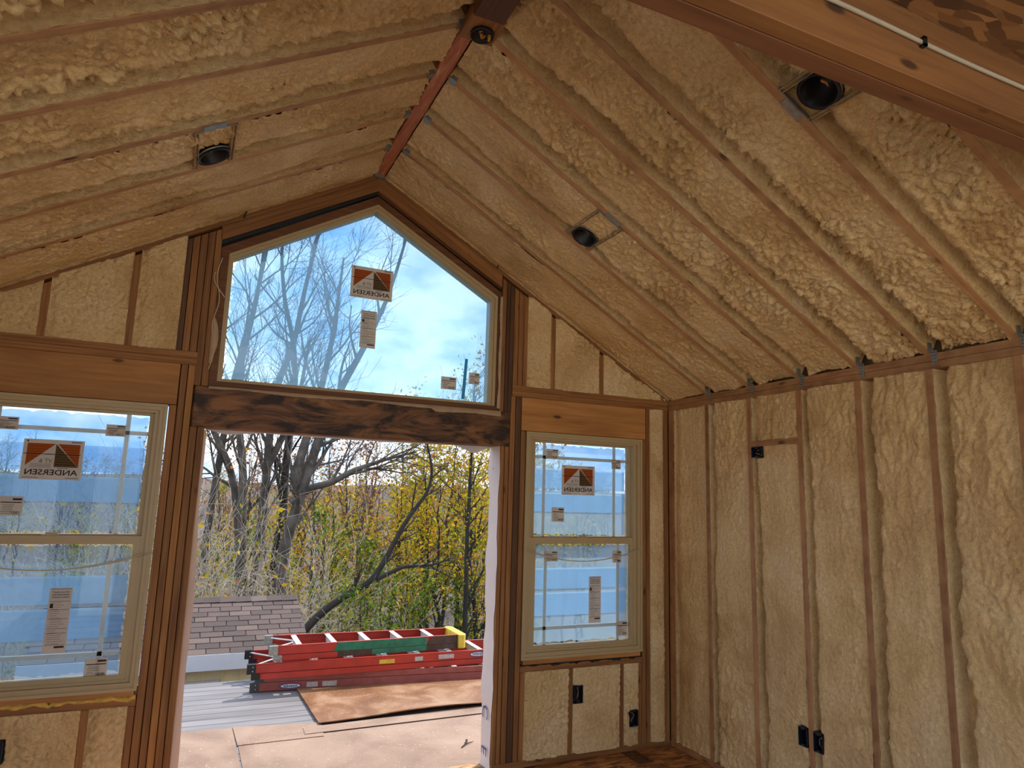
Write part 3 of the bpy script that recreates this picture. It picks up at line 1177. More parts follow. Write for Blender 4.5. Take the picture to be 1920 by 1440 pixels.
def small_label(win, x0, x1, z0, z1, y, seed):
    s = flat('small_label', rect(x0, x1, z0, z1), y, M['paper'], win)
    w, h = x1 - x0, z1 - z0
    rg = random.Random(seed)
    bars = [rect(x0 + 0.52 * w + 0.045 * w * i, x0 + 0.52 * w + 0.045 * w * i + 0.004 * rg.choice((0.4, 0.7)), z0 + 0.08 * h, z0 + 0.24 * h) for i in range(9)]
    bars += [rect(x0 + 0.06 * w, x1 - 0.06 * w, z0 + 0.66 * h, z0 + 0.71 * h), rect(x0 + 0.55 * w, x1 - 0.06 * w, z0 + 0.80 * h, z0 + 0.90 * h)]
    flats('black_print', bars, y - 0.0008, M['ink'], s)
    gl = []
    for k in range(6):
        a = x0 + (0.08 + 0.1 * rg.random()) * w
        gl.append(rect(a, a + (0.25 + 0.35 * rg.random()) * w, z0 + (0.1 + 0.09 * k) * h, z0 + (0.1 + 0.09 * k) * h + 0.0022))
    flats('grey_print', gl, y - 0.0008, M['ink_grey'], s)
    return s


def ragged(x0, x1, z0, z1, amp, seed, n=40):
    rg = random.Random(seed)
    P = []
    for i in range(n):
        P.append((x0 + (x1 - x0) * i / n, z0 + rg.random() * amp))
    for i in range(n):
        P.append((x1 - rg.random() * amp, z0 + (z1 - z0) * i / n))
    for i in range(n):
        P.append((x1 - (x1 - x0) * i / n, z1 - rg.random() * amp))
    for i in range(n):
        P.append((x0 + rg.random() * amp, z1 - (z1 - z0) * i / n))
    return P


def double_hung(name, x0, x1, label, mirror):
    """frame x0..x1, z 0.653..2.137; lower sash in front of the upper"""
    z0, z1 = 0.653, 2.137
    me = ring_mesh(rect(x0, x1, z0, z1), rect(x0 + 0.032, x1 - 0.032, z0 + 0.036, z1 - 0.030), 0.002, 0.135)
    win = put(name, me, M['vinyl'])
    tag(win, label, 'window', kind='structure')
    put('frame_stop', ring_mesh(rect(x0 + 0.030, x1 - 0.030, z0 + 0.034, z1 - 0.028), rect(x0 + 0.055, x1 - 0.055, z0 + 0.05, z1 - 0.045), 0.022, 0.134), M['vinyl'], win)
    # nailing lip proud of the frame
    put('frame_lip', ring_mesh(rect(x0 - 0.004, x1 + 0.004, z0 - 0.004, z1 + 0.004), rect(x0 + 0.012, x1 - 0.012, z0 + 0.012, z1 - 0.012), -0.006, 0.006), M['vinyl'], win)
    zm = 1.412
    # upper sash
    gu = (x0 + 0.1, x1 - 0.07, 1.436, 2.080)
    gl = (x0 + 0.1, x1 - 0.077, 0.728, 1.387)
    if mirror:
        gu = (x0 + 0.07, x1 - 0.082, 1.436, 2.080)
        gl = (x0 + 0.077, x1 - 0.09, 0.728, 1.387)
    us = put('upper_sash', ring_mesh(rect(x0 + 0.045, x1 - 0.045, 1.395, z1 - 0.036), rect(*gu), 0.066, 0.108), M['vinyl'], win)
    ls = put('lower_sash', ring_mesh(rect(x0 + 0.045, x1 - 0.045, z0 + 0.04, 1.428), rect(*gl), 0.028, 0.062), M['vinyl'], win)
    for sash, g, y, sd in ((us, gu, 0.090, 1), (ls, gl, 0.050, 2)):
        flat('pane', rect(*g), y, M['glass'], sash, 0.004)
        b = 0.011
        xs = (1.312, 1.892) if not mirror else (-1.864, -1.273)
        if sash is ls:
            xs = (1.317, 1.902) if not mirror else (-1.868, -1.277)
        for xm in xs:
            V, F = boxes_mesh([((xm - b, y + 0.005, g[2]), (xm + b, y + 0.011, g[3]))])
            put('grille_bar', pydata('grille_bar', V, F), M['grille'], sash)
        zc = 1.979 if sash is us else 0.831
        V, F = boxes_mesh([((g[0], y + 0.005, zc - b), (g[1], y + 0.0105, zc + b))])
        put('grille_bar', pydata('grille_bar', V, F), M['grille'], sash)
        flats('film', [ragged(g[0] + 0.004, g[1] - 0.002, g[2] + 0.004, g[3] - 0.004, 0.014, sd + (9 if mirror else 0))], y + 0.014, M['film'] if mirror else M['film_lit'], sash)
        for (za, zb) in (((1.760, 1.900), (1.600, 1.734)) if sash is us else ((1.082, 1.222), (0.908, 1.060))):
            flats('film_band', [rect(g[0] + 0.012, g[1] - 0.008, za, zb)], y + 0.018, M['film_band'] if mirror else M['film_band_lit'], sash)
    # sash lock and lift
    xm = (x0 + x1) / 2
    V, F = boxes_mesh([((xm - 0.04, 0.034, 1.428), (xm + 0.04, 0.06, 1.436)), ((xm - 0.022, 0.03, 1.434), (xm + 0.03, 0.052, 1.446))])
    put('sash_lock', pydata('sash_lock', V, F), M['vinyl'], win)
    # string tied across the lower sash
    n = 24
    for dzz in (0.0, 0.012):
        xs = np.linspace(x0 - 0.004, x1 + 0.004, n)
        t = np.linspace(0, 1, n)
        zl = 1.345 if not mirror else 1.33
        pts = np.stack([xs, 0.0 + 0.018 * np.sin(np.pi * t), zl + (0.0 if not mirror else 0.006) * t - 0.075 * np.sin(np.pi * t) ** 1.0 + dzz * (1 - np.sin(np.pi * t))], 1)
        pts[:, 1] = -0.008 + 0.02 * np.sin(np.pi * t)
        tube_obj('string', pts, 0.003, M['string'], win, 5)
    return win


w1 = double_hung('window_1', -2.030, -1.088, 'double-hung window with blue film facing the shed roof', True)
w2 = double_hung('window_2', 1.126, 2.069, 'double-hung window with blue film beside the foamed side wall', False)
YU, YL = 0.0885, 0.0485
brand_sticker(w2, 1.451, 1.930, YU)
brand_sticker(w1, -1.737, 1.920, YU)
long_label(w2, 1.660, 1.758, 0.850, 1.162, YL)
long_label(w1, -1.529, -1.430, 0.848, 1.166, YL)
for i, (a, b, c, d) in enumerate(((1.321, 1.420, 1.972, 2.038), (1.867, 1.947, 1.920, 1.984), (1.376, 1.475, 1.533, 1.633))):
    small_label(w2, a, b, c, d, YU, 10 + i)
for i, (a, b, c, d) in enumerate(((1.308, 1.408, 1.268, 1.339), (1.852, 1.928, 1.254, 1.340), (1.890, 1.980, 0.752, 0.852))):
    small_label(w2, a, b, c, d, YL, 20 + i)
for i, (a, b, c, d) in enumerate(((-1.875, -1.771, 1.962, 2.028), (-1.375, -1.281, 1.956, 2.019), (-1.805, -1.703, 1.524, 1.622))):
    small_label(w1, a, b, c, d, YU, 30 + i)
small_label(w1, -1.336, -1.234, 0.716, 0.812, YL, 33)

# gable window
PO = [(-0.893, 2.264), (0.908, 2.264), (0.908, 3.092), (0.006, 3.606), (-0.893, 3.092)]
PW = [(-0.851, 2.298), (0.886, 2.298), (0.886, 3.064), (0.014, 3.556), (-0.851, 3.064)]
PM = [(-0.839, 2.307), (0.866, 2.307), (0.866, 3.050), (0.012, 3.535), (-0.839, 3.052)]
PG = [(-0.824, 2.318), (0.843, 2.318), (0.843, 3.035), (0.011, 3.513), (-0.824, 3.041)]
w3 = put('window_3', ring_mesh(PO, PW, 0.012, 0.13), M['jamb'])
tag(w3, 'five-sided gable window with blue film above the doorway', 'window', kind='structure')
put('frame', ring_mesh(PW, PM, 0.022, 0.125), M['vinyl'], w3)
put('glazing_stop', ring_mesh(PM, PG, 0.036, 0.12), M['vinyl'], w3)
flat('pane', PG, 0.055, M['glass'], w3, 0.004)
rg = random.Random(5)
FP = []
for (a, b), (c, d) in zip(PG, PG[1:] + PG[:1]):
    cx, cz = 0.01, 2.75
    rough = 0.016 if (b < 2.4 and d < 2.4) or (a < 0 and c <= 0.02) else 0.003
    for i in range(60):
        t = i / 60
        x, z = a + (c - a) * t, b + (d - b) * t
        k = 1 - rough * rg.random() * 1.4
        FP.append((cx + (x - cx) * k, cz + (z - cz) * k))
flats('film', [FP], 0.070, M['film_big'], w3)
YG = 0.0535
brand_sticker(w3, -0.126, 3.130, YG)
long_label(w3, -0.046, 0.055, 2.600, 2.843, YG)
small_label(w3, 0.509, 0.616, 2.386, 2.470, YG, 41)
small_label(w3, 0.705, 0.782, 2.437, 2.516, YG, 42)
M['tape'] = mk_paper('blue_tape', srgb(96, 196, 226))
flat('tape_strip', [(0.655, 2.330), (0.678, 2.330), (0.693, 2.606), (0.672, 2.606)], YG, M['tape'], w3)
# loose wrap and string at the left edge of the gable window
n = 14
zz2 = np.linspace(2.36, 3.02, 40)
tube_obj('loose_string', np.stack([-0.893 + 0.012 * np.sin(zz2 * 21), -0.010 + 0.0 * zz2, zz2], 1), 0.003, M['string'], w3, 5)
th = np.linspace(0, 2.6, 16)
tube_obj('loose_string', np.stack([-0.915 + 0.075 * (1 - np.cos(th)) * 0.5 + 0.0 * th - 0.02 * np.sin(th), -0.012 + 0 * th, 2.93 - 0.055 * th], 1), 0.003, M['string'], w3, 5)
V, F = [], []
for i in range(9):
    t = i / 8
    wv = 0.010 + 0.030 * math.sin(min(1, t * 1.15) * math.pi * 0.9) ** 0.8
    for q in range(5):
        a = q / 4
        V.append((-0.905 + wv * a, -0.006 - 0.012 * math.sin(a * math.pi), 2.66 - 0.27 * t + 0.01 * a))
for i in range(8):
    for q in range(4):
        F.append((5 * i + q, 5 * i + q + 1, 5 * i + 6 + q, 5 * i + 5 + q))
put('loose_wrap', pydata('loose_wrap', V, F, True), M['wrap_shade'], w3)
# ragged wrap along the bottom and the right edge of the gable window
xs = np.linspace(-0.89, 0.92, 60)
rg2 = np.random.default_rng(3)
V, F = [], []
for i, x in enumerate(xs):
    dpt = 0.010 + 0.012 * abs(math.sin(x * 4.3)) + (0.02 if x > 0.45 else 0) + rg2.random() * 0.003
    V += [(x, 0.004, 2.266), (x, -0.010, 2.266 - 0.003), (x, -0.012, 2.266 - dpt)]
for i in range(len(xs) - 1):
    for q in range(2):
        F.append((3 * i + q, 3 * i + 3 + q, 3 * i + 4 + q, 3 * i + 1 + q))
put('wrap_hem', pydata('wrap_hem', V, F, True), M['wrap_shade'], w3)
zs = np.linspace(2.28, 3.06, 40)
V, F = [], []
for i, z in enumerate(zs):
    dpt = 0.008 + 0.008 * abs(math.sin(z * 9)) + rg2.random() * 0.003
    V += [(0.909 - dpt, -0.004, z), (0.912, -0.006, z)]
for i in range(len(zs) - 1):
    F.append((2 * i, 2 * i + 2, 2 * i + 3, 2 * i + 1))
put('wrap_hem', pydata('wrap_hem', V, F, True), M['wrap_shade'], w3)


# ================================================================== FITTINGS
def recessed_light(name, side, x, y, tilt_plate_y, label, bars_dir):
    """lighting can hung between two rafters; local frame: X down the slope, Y along the ridge, Z into the room"""
    root = empty(name)
    z = soff(x)
    mw = frame((x, y, z), (side * CT, 0, -ST), (0, 1, 0))
    if mw.to_3x3().col[2].z > 0:
        mw = frame((x, y, z), (side * CT, 0, -ST), (0, -1, 0))
        flip = -1
    else:
        flip = 1
    root.matrix_world = mw
    r = 0.068
    V, F = disc_lathe([(r + 0.010, 0.008), (r + 0.010, 0.002), (r, 0.008), (r - 0.003, 0.006), (r - 0.004, -0.12), (0.001, -0.124)], 28)
    put('housing', pydata('housing', V, F, True), M['black'], root)
    V, F = disc_lathe([(r + 0.012, -0.006), (r + 0.012, -0.001), (r + 0.009, 0.001), (r + 0.009, -0.006)], 28)
    put('trim_ring', pydata('trim_ring', V, F, True), M['steel'], root)
    return root, flip


def can(side, x, y, ky, label, hi_side):
    root, flip = recessed_light('recessed_light', side, x, y, 0, label, 0)
    tag(root, label, 'light fixture', 'recessed lighting cans between the rafters')
    # rafters on either side in local Y
    ya = (YK[ky] - TK - y) * flip        # rafter on the gable side
    yb = (YK[ky + 1] - y) * flip         # rafter on the far side
    y0, y1 = sorted((ya, yb))
    for xb in (-0.082, 0.082):
        V, F = boxes_mesh([((xb - 0.009, y0, -0.010), (xb - 0.006, y1, 0.006)), ((xb - 0.009, y0, -0.010), (xb + 0.009, y1, -0.006)), ((xb + 0.006, y0, -0.010), (xb + 0.009, y1, 0.006))])
        put('hanger_bar', pydata('hanger_bar', V, F), M['dusty'], root)
    yp = yb if hi_side else ya
    sg = 1 if yp > 0 else -1
    V, F = boxes_mesh([((-0.045, min(yp - 0.004 * sg, yp + 0.036 * sg), 0.0005), (0.055, max(yp - 0.004 * sg, yp + 0.036 * sg), 0.004)),
                       ((-0.095, min(yp, yp - 0.006 * sg), -0.012), (0.095, max(yp, yp - 0.006 * sg), 0.004))])
    put('mounting_plate', pydata('mounting_plate', V, F), M['steel'], root)
    pts = [(0.01, 0.0, -0.06), (0.02, 0.012, -0.04), (0.0, 0.02, -0.03), (-0.015, 0.008, -0.035)]
    tube_obj('wire_connector', pts, 0.006, M['copper'], root, 6)
    return root


can(-1, -0.980, -0.955, 1, 'black recessed light can on the roof slope above the shed-side window', True)
can(1, 0.997, -0.950, 1, 'black recessed light can nearest the gable window on the side wall slope', True)
can(1, 1.005, -2.596, 5, 'black recessed light can close under the loft beam', False)

# round box at the ridge
rb = empty('ceiling_junction_box', (0.034, -1.680, 3.6895))
tag(rb, 'round black junction box with yellow wire nuts under the ridge beam', 'junction box')
V, F = disc_lathe([(0.052, 0.0), (0.052, -0.016), (0.047, -0.016), (0.046, -0.003), (0.001, -0.003)], 24)
put('shell', pydata('shell', V, F, True), M['black'], rb)
for i, (a, b, m_) in enumerate(((0.012, 0.010, 'wirenut'), (0.034, -0.004, 'wirenut'), (-0.012, -0.018, 'copper'))):
    V, F = disc_lathe([(0.001, -0.028), (0.005, -0.027), (0.009, -0.004), (0.009, 0.0)], 10)
    o = put('wire_nut', pydata('wire_nut', V, F, True), M[m_], rb)
    o.location = (a, b, -0.002)
    o.rotation_euler = (0.5 * i - 0.4, 0.6 - 0.5 * i, 0)
th = np.linspace(0, 5.0, 22)
tube_obj('wire', np.stack([0.015 + 0.028 * np.cos(th), -0.01 + 0.03 * np.sin(th), -0.012 - 0.006 * np.sin(2 * th)], 1), 0.0025, M['black'], rb, 6)


def outlet_box(origin, xd, yd, w, h, label, wires=2, depth=0.055):
    """open-fronted box; X across, Y up, Z out into the room; origin = centre of its front"""
    root = empty('outlet_box')
    root.matrix_world = frame(origin, xd, yd)
    tag(root, label, 'outlet box', 'electrical boxes on the framing')
    t = 0.004
    V, F = boxes_mesh([((-w / 2, -h / 2, -depth), (-w / 2 + t, h / 2, 0)), ((w / 2 - t, -h / 2, -depth), (w / 2, h / 2, 0)),
                       ((-w / 2, -h / 2, -depth), (w / 2, -h / 2 + t, 0)), ((-w / 2, h / 2 - t, -depth), (w / 2, h / 2, 0)),
                       ((-w / 2, -h / 2, -depth), (w / 2, h / 2, -depth + t))])
    put('shell', pydata('shell', V, F), M['bluebox'], root)
    for za, zb in ((h / 2 - 0.012, h / 2 - t), (-h / 2 + t, -h / 2 + 0.012)):
        V, F = boxes_mesh([((-0.012, za, -0.012), (0.012, zb, 0.0))])
        put('screw_tab', pydata('screw_tab', V, F), M['bluebox'], root)
    rg = random.Random(int(abs(origin[0] * 100 + origin[1] * 37 + origin[2] * 991)))
    for i in range(wires):
        pts = [(rg.uniform(-0.2, 0.2) * w, h * 0.4, -depth + 0.01), (rg.uniform(-0.2, 0.2) * w, h * 0.15, -0.02), (rg.uniform(-0.25, 0.25) * w, -h * 0.1, -0.012), (rg.uniform(-0.25, 0.25) * w, -h * 0.28, -0.03)]
        tube_obj('wire', pts, 0.0028, M['copper'] if i == 0 else M['black'], root, 6)
    return root


gx, gz = (1, 0, 0), (0, 0, 1)
outlet_box((1.553, -0.009, 0.407), gx, gz, 0.070, 0.115, 'dark box beside the cripple stud under the window by the side wall')
outlet_box((2.000, -0.009, 0.213), gx, gz, 0.066, 0.105, 'dark box low against the trimmer stud near the wall corner')
outlet_box((-1.660, -0.009, 0.415), gx, gz, 0.066, 0.105, 'dark box on the foam under the window facing the shed')
rx = (0, -1, 0)
outlet_box((W - 0.009, -0.905, 2.020), rx, gz, 0.092, 0.066, 'dark box high on the side wall under the blocking', 3)
outlet_box((W - 0.009, YK[2] + 0.033, 0.418), rx, gz, 0.062, 0.100, 'empty dark box on the window side of a side wall stud', 0)
outlet_box((W - 0.009, YK[2] - TK - 0.033, 0.417), rx, gz, 0.062, 0.100, 'dark wired box on the loft side of a side wall stud', 3)

# cable along the loft beam
xs = np.linspace(-1.7, 1.75, 60)
cz = 2.790 + 0.010 * np.sin(xs * 2.1 + 0.4) + 0.004 * np.sin(xs * 7)
V_ = Tubes()
pts = np.stack([xs, np.full_like(xs, -3.2755), cz], 1)
V_.add(pts, [0.0055] * 60, 8)
cab = put('electrical_cable', V_.mesh('electrical_cable'), M['wire'])
tag(cab, 'grey electrical cable stapled along the loft beam', 'cable')
for xs_ in (0.555, -0.6, 1.5):
    zc = 2.790 + 0.010 * math.sin(xs_ * 2.1 + 0.4) + 0.004 * math.sin(xs_ * 7)
    V, F = boxes_mesh([((xs_ - 0.006, -3.284, zc - 0.012), (xs_ + 0.006, -3.280, zc + 0.012)), ((xs_ - 0.006, -3.284, zc - 0.012), (xs_ + 0.006, -3.271, zc - 0.0075)), ((xs_ - 0.006, -3.284, zc + 0.0075), (xs_ + 0.006, -3.271, zc + 0.012))])
    put('staple', pydata('staple', V, F), M['black'], cab)

# floor register
fr = empty('floor_register', (1.955, -0.10, 0.0))
tag(fr, 'brown slotted floor register near the wall corner', 'floor vent')
put('frame', ring_mesh([(-0.055, -0.12), (0.055, -0.12), (0.055, 0.12), (-0.055, 0.12)], [(-0.042, -0.105), (0.042, -0.105), (0.042, 0.105), (-0.042, 0.105)], 0.0, 0.006), M['stud_dark'], fr, Matrix.Rotation(math.radians(90), 4, 'X'))
for i in range(9):
    V, F = boxes_mesh([((-0.043, -0.1 + 0.024 * i, 0.0), (0.043, -0.09 + 0.024 * i, 0.004))])
    put('slat', pydata('slat', V, F), M['stud_dark'], fr)

# nail spikes poking out of the rake
for x, z in ((-0.79, soff(0.79) + 0.0), (0.86, soff(0.86) + 0.01)):
    tube_obj('bent_strap', [(x, -0.003, z - 0.02), (x + 0.004, -0.016, z + 0.005), (x + 0.012, -0.022, z + 0.022)], 0.005, M['black'], WF, 5)

# ================================================================== OUTSIDE
M['deck'] = wood('grey_composite_deck', esrgb(108, 106, 114), esrgb(130, 128, 136), esrgb(146, 144, 150), knots=False, grain=40)
M['paperboard'] = plain('tan_floor_board', esrgb(206, 166, 134), 0.85, var=0.12, scale=3)
M['red'] = plain('red_fibreglass', esrgb(188, 54, 40), 0.45, var=0.16, scale=9)
M['oldred'] = plain('faded_red_fibreglass', esrgb(162, 84, 76), 0.6, var=0.22, scale=9)
M['green'] = plain('green_paint', esrgb(32, 120, 88), 0.55, var=0.3, scale=16)
M['brownpaint'] = plain('dark_paint', esrgb(74, 56, 44), 0.6, var=0.35, scale=20)
M['yellow'] = plain('yellow_plastic', esrgb(232, 206, 70), 0.5, var=0.15, scale=20)
M['alu'] = plain('aluminium_step', esrgb(214, 212, 210), 0.45, 0.2, var=0.08)
M['rubber'] = plain('grey_rubber', esrgb(70, 74, 76), 0.7, var=0.2)
M['logo_blue'] = plain('logo_blue', esrgb(40, 50, 130), 0.5, var=0.03)
M['white'] = plain('white_paint', esrgb(232, 234, 238), 0.6, var=0.03)
M['lab_grey'] = plain('grey_label', esrgb(196, 188, 184), 0.6, var=0.2, scale=60)
M['lab_yellow'] = plain('yellow_label', esrgb(230, 196, 60), 0.6, var=0.15, scale=50)


def mk_stained():
    m, nt, b, out = new_mat('stained_brown_sheet')
    v = coords(nt, randomize=False)
    s = noise(nt, v, 2.6, 5, 0.55, 0.8)
    r = ramp(nt, [(0.36, esrgb(112, 68, 30)), (0.48, esrgb(130, 84, 46)), (0.58, esrgb(152, 112, 80)), (0.70, esrgb(166, 132, 106))])
    nt.links.new(s, r.inputs[0])
    f = noise(nt, v, 120, 3)
    rf = ramp(nt, [(0.66, (0, 0, 0, 1)), (0.70, (1, 1, 1, 1))])
    nt.links.new(f, rf.inputs[0])
    c = mix(nt, rf.outputs[0], r.outputs[0], esrgb(232, 204, 168))
    nt.links.new(c, b.inputs['Base Color'])
    b.inputs['Roughness'].default_value = 0.55
    return m


def mk_sawdust():
    m, nt, b, out = new_mat('tan_sheet_with_sawdust')
    v = coords(nt, randomize=False)
    s = noise(nt, v, 1.7, 5, 0.6, 0.5)
    r = ramp(nt, [(0.3, esrgb(126, 100, 84)), (0.5, esrgb(154, 126, 108)), (0.72, esrgb(172, 144, 126))])
    nt.links.new(s, r.inputs[0])
    f = noise(nt, v, 90, 3)
    rf = ramp(nt, [(0.68, (0, 0, 0, 1)), (0.72, (1, 1, 1, 1))])
    nt.links.new(f, rf.inputs[0])
    c = mix(nt, rf.outputs[0], r.outputs[0], esrgb(240, 216, 184))
    nt.links.new(c, b.inputs['Base Color'])
    b.inputs['Roughness'].default_value = 0.75
    return m


M['stained'] = mk_stained()
M['sawdust'] = mk_sawdust()

DZ = -0.10
V, F = boxes_mesh([((-3.0, 0.17, DZ - 0.28), (4.2, 3.05, DZ - 0.030))])
deck = put('deck', pydata('deck', V, F), M['stud_dark'])
tag(deck, 'raised deck of grey composite boards outside the doorway', 'deck', kind='structure')
y = 0.175
while y < 3.06:
    board('deck_board', (-3.02, y, DZ - 0.028), (4.22, y + 0.134, DZ), M['deck'], deck, bev=0.005)
    y += 0.141
board('fascia_board', (-3.02, y, DZ - 0.28), (4.22, y + 0.02, DZ - 0.005), M['deck'], deck)


def sheet(name, quad, z, t, mat, label, cat, curl=None, n=24):
    """thin flat sheet through four corners (ground plan), optional height function"""
    q = [np.array(p, float) for p in quad]
    V, F = [], []
    for lay in (0, 1):
        for i in range(n + 1):
            for j in range(n + 1):
                a, b = i / n, j / n
                p = (q[0] * (1 - a) + q[1] * a) * (1 - b) + (q[3] * (1 - a) + q[2] * a) * b
                h = z + (curl(a, b) if curl else 0) + (t if lay else 0)
                V.append((p[0], p[1], h))
    N = (n + 1) * (n + 1)
    id_ = lambda l, i, j: l * N + i * (n + 1) + j
    for i in range(n):
        for j in range(n):
            F.append((id_(1, i, j), id_(1, i + 1, j), id_(1, i + 1, j + 1), id_(1, i, j + 1)))
            F.append((id_(0, i, j), id_(0, i, j + 1), id_(0, i + 1, j + 1), id_(0, i + 1, j)))
    for i in range(n):
        F.append((id_(0, i, 0), id_(0, i + 1, 0), id_(1, i + 1, 0), id_(1, i, 0)))
        F.append((id_(0, i + 1, n), id_(0, i, n), id_(1, i, n), id_(1, i + 1, n)))
        F.append((id_(0, 0, i + 1), id_(0, 0, i), id_(1, 0, i), id_(1, 0, i + 1)))
        F.append((id_(0, n, i), id_(0, n, i + 1), id_(1, n, i + 1), id_(1, n, i)))
    o = put(name, pydata(name, V, F), mat)
    tag(o, label, cat)
    return o


# protective sheets, near to far; corners in plan
sheet('protection_sheet', [(-2.2, 0.20), (-0.452, 0.20), (-0.462, 1.72), (-2.2, 1.85)], DZ, 0.004, M['sawdust'], 'tan protection sheet lying on the shed side of the doorway', 'sheet')
sheet('protection_sheet', [(-0.447, 0.20), (3.0, 0.20), (3.0, 1.50), (-0.445, 1.41)], DZ, 0.004, M['sawdust'], 'large pale tan protection sheet spread in front of the doorway', 'sheet')
sheet('protection_sheet', [(-0.450, 1.30), (0.15, 1.30), (0.18, 1.62), (-0.459, 1.72)], DZ + 0.005, 0.004, M['sawdust'], 'short tan strip of sheet against the corner of the brown panel', 'sheet')
sheet('protection_sheet', [(0.022, 1.37), (1.9, 1.42), (1.9, 1.62), (0.03, 1.52)], DZ + 0.010, 0.003, M['sawdust'], 'narrow sheet slid under the near edge of the brown panel', 'sheet', curl=lambda a, b: 0.0)
sheet('stained_panel', [(0.155, 1.555), (2.9, 1.60), (2.9, 2.24), (0.136, 2.60)], DZ + 0.014, 0.008, M['stained'], 'brown water-stained panel lying against the ladder stack', 'panel',
      curl=lambda a, b: 0.030 * max(0, 1 - b * 4) ** 2 * (0.15 + math.sin(min(1, a * 1.4) * math.pi) ** 2) + 0.006 * max(0, a - 0.55))
tw = Tubes()
tw.add([(1.02, 0.72, DZ + 0.010), (1.07, 0.77, DZ + 0.014), (1.14, 0.80, DZ + 0.012)], [0.004, 0.005, 0.002], 5)
tw.add([(1.07, 0.77, DZ + 0.014), (1.10, 0.83, DZ + 0.016)], [0.006, 0.01], 5)
o = put('twig', tw.mesh('twig'), M['bark_dark'])
tag(o, 'small dry twig lying on the pale sheet', 'twig')


# ladders ---------------------------------------------------------
def ladder_rail(name, a, b, w, z0, z1, mat, parent):
    """channel-shaped rail between plan points a and b"""
    a, b = Vector((*a, 0)), Vector((*b, 0))
    d = (b - a)
    L = d.length
    h = z1 - z0
    t = 0.004
    V, F = boxes_mesh([((0, -w / 2, 0), (L, -w / 2 + t, h)), ((0, -w / 2, h - t), (L, w / 2, h)), ((0, -w / 2, 0), (L, w / 2, t))])
    m = frame((a.x, a.y, z0), d, (-d.y, d.x, 0))
    return put(name, pydata(name, V, F), mat, parent, m)


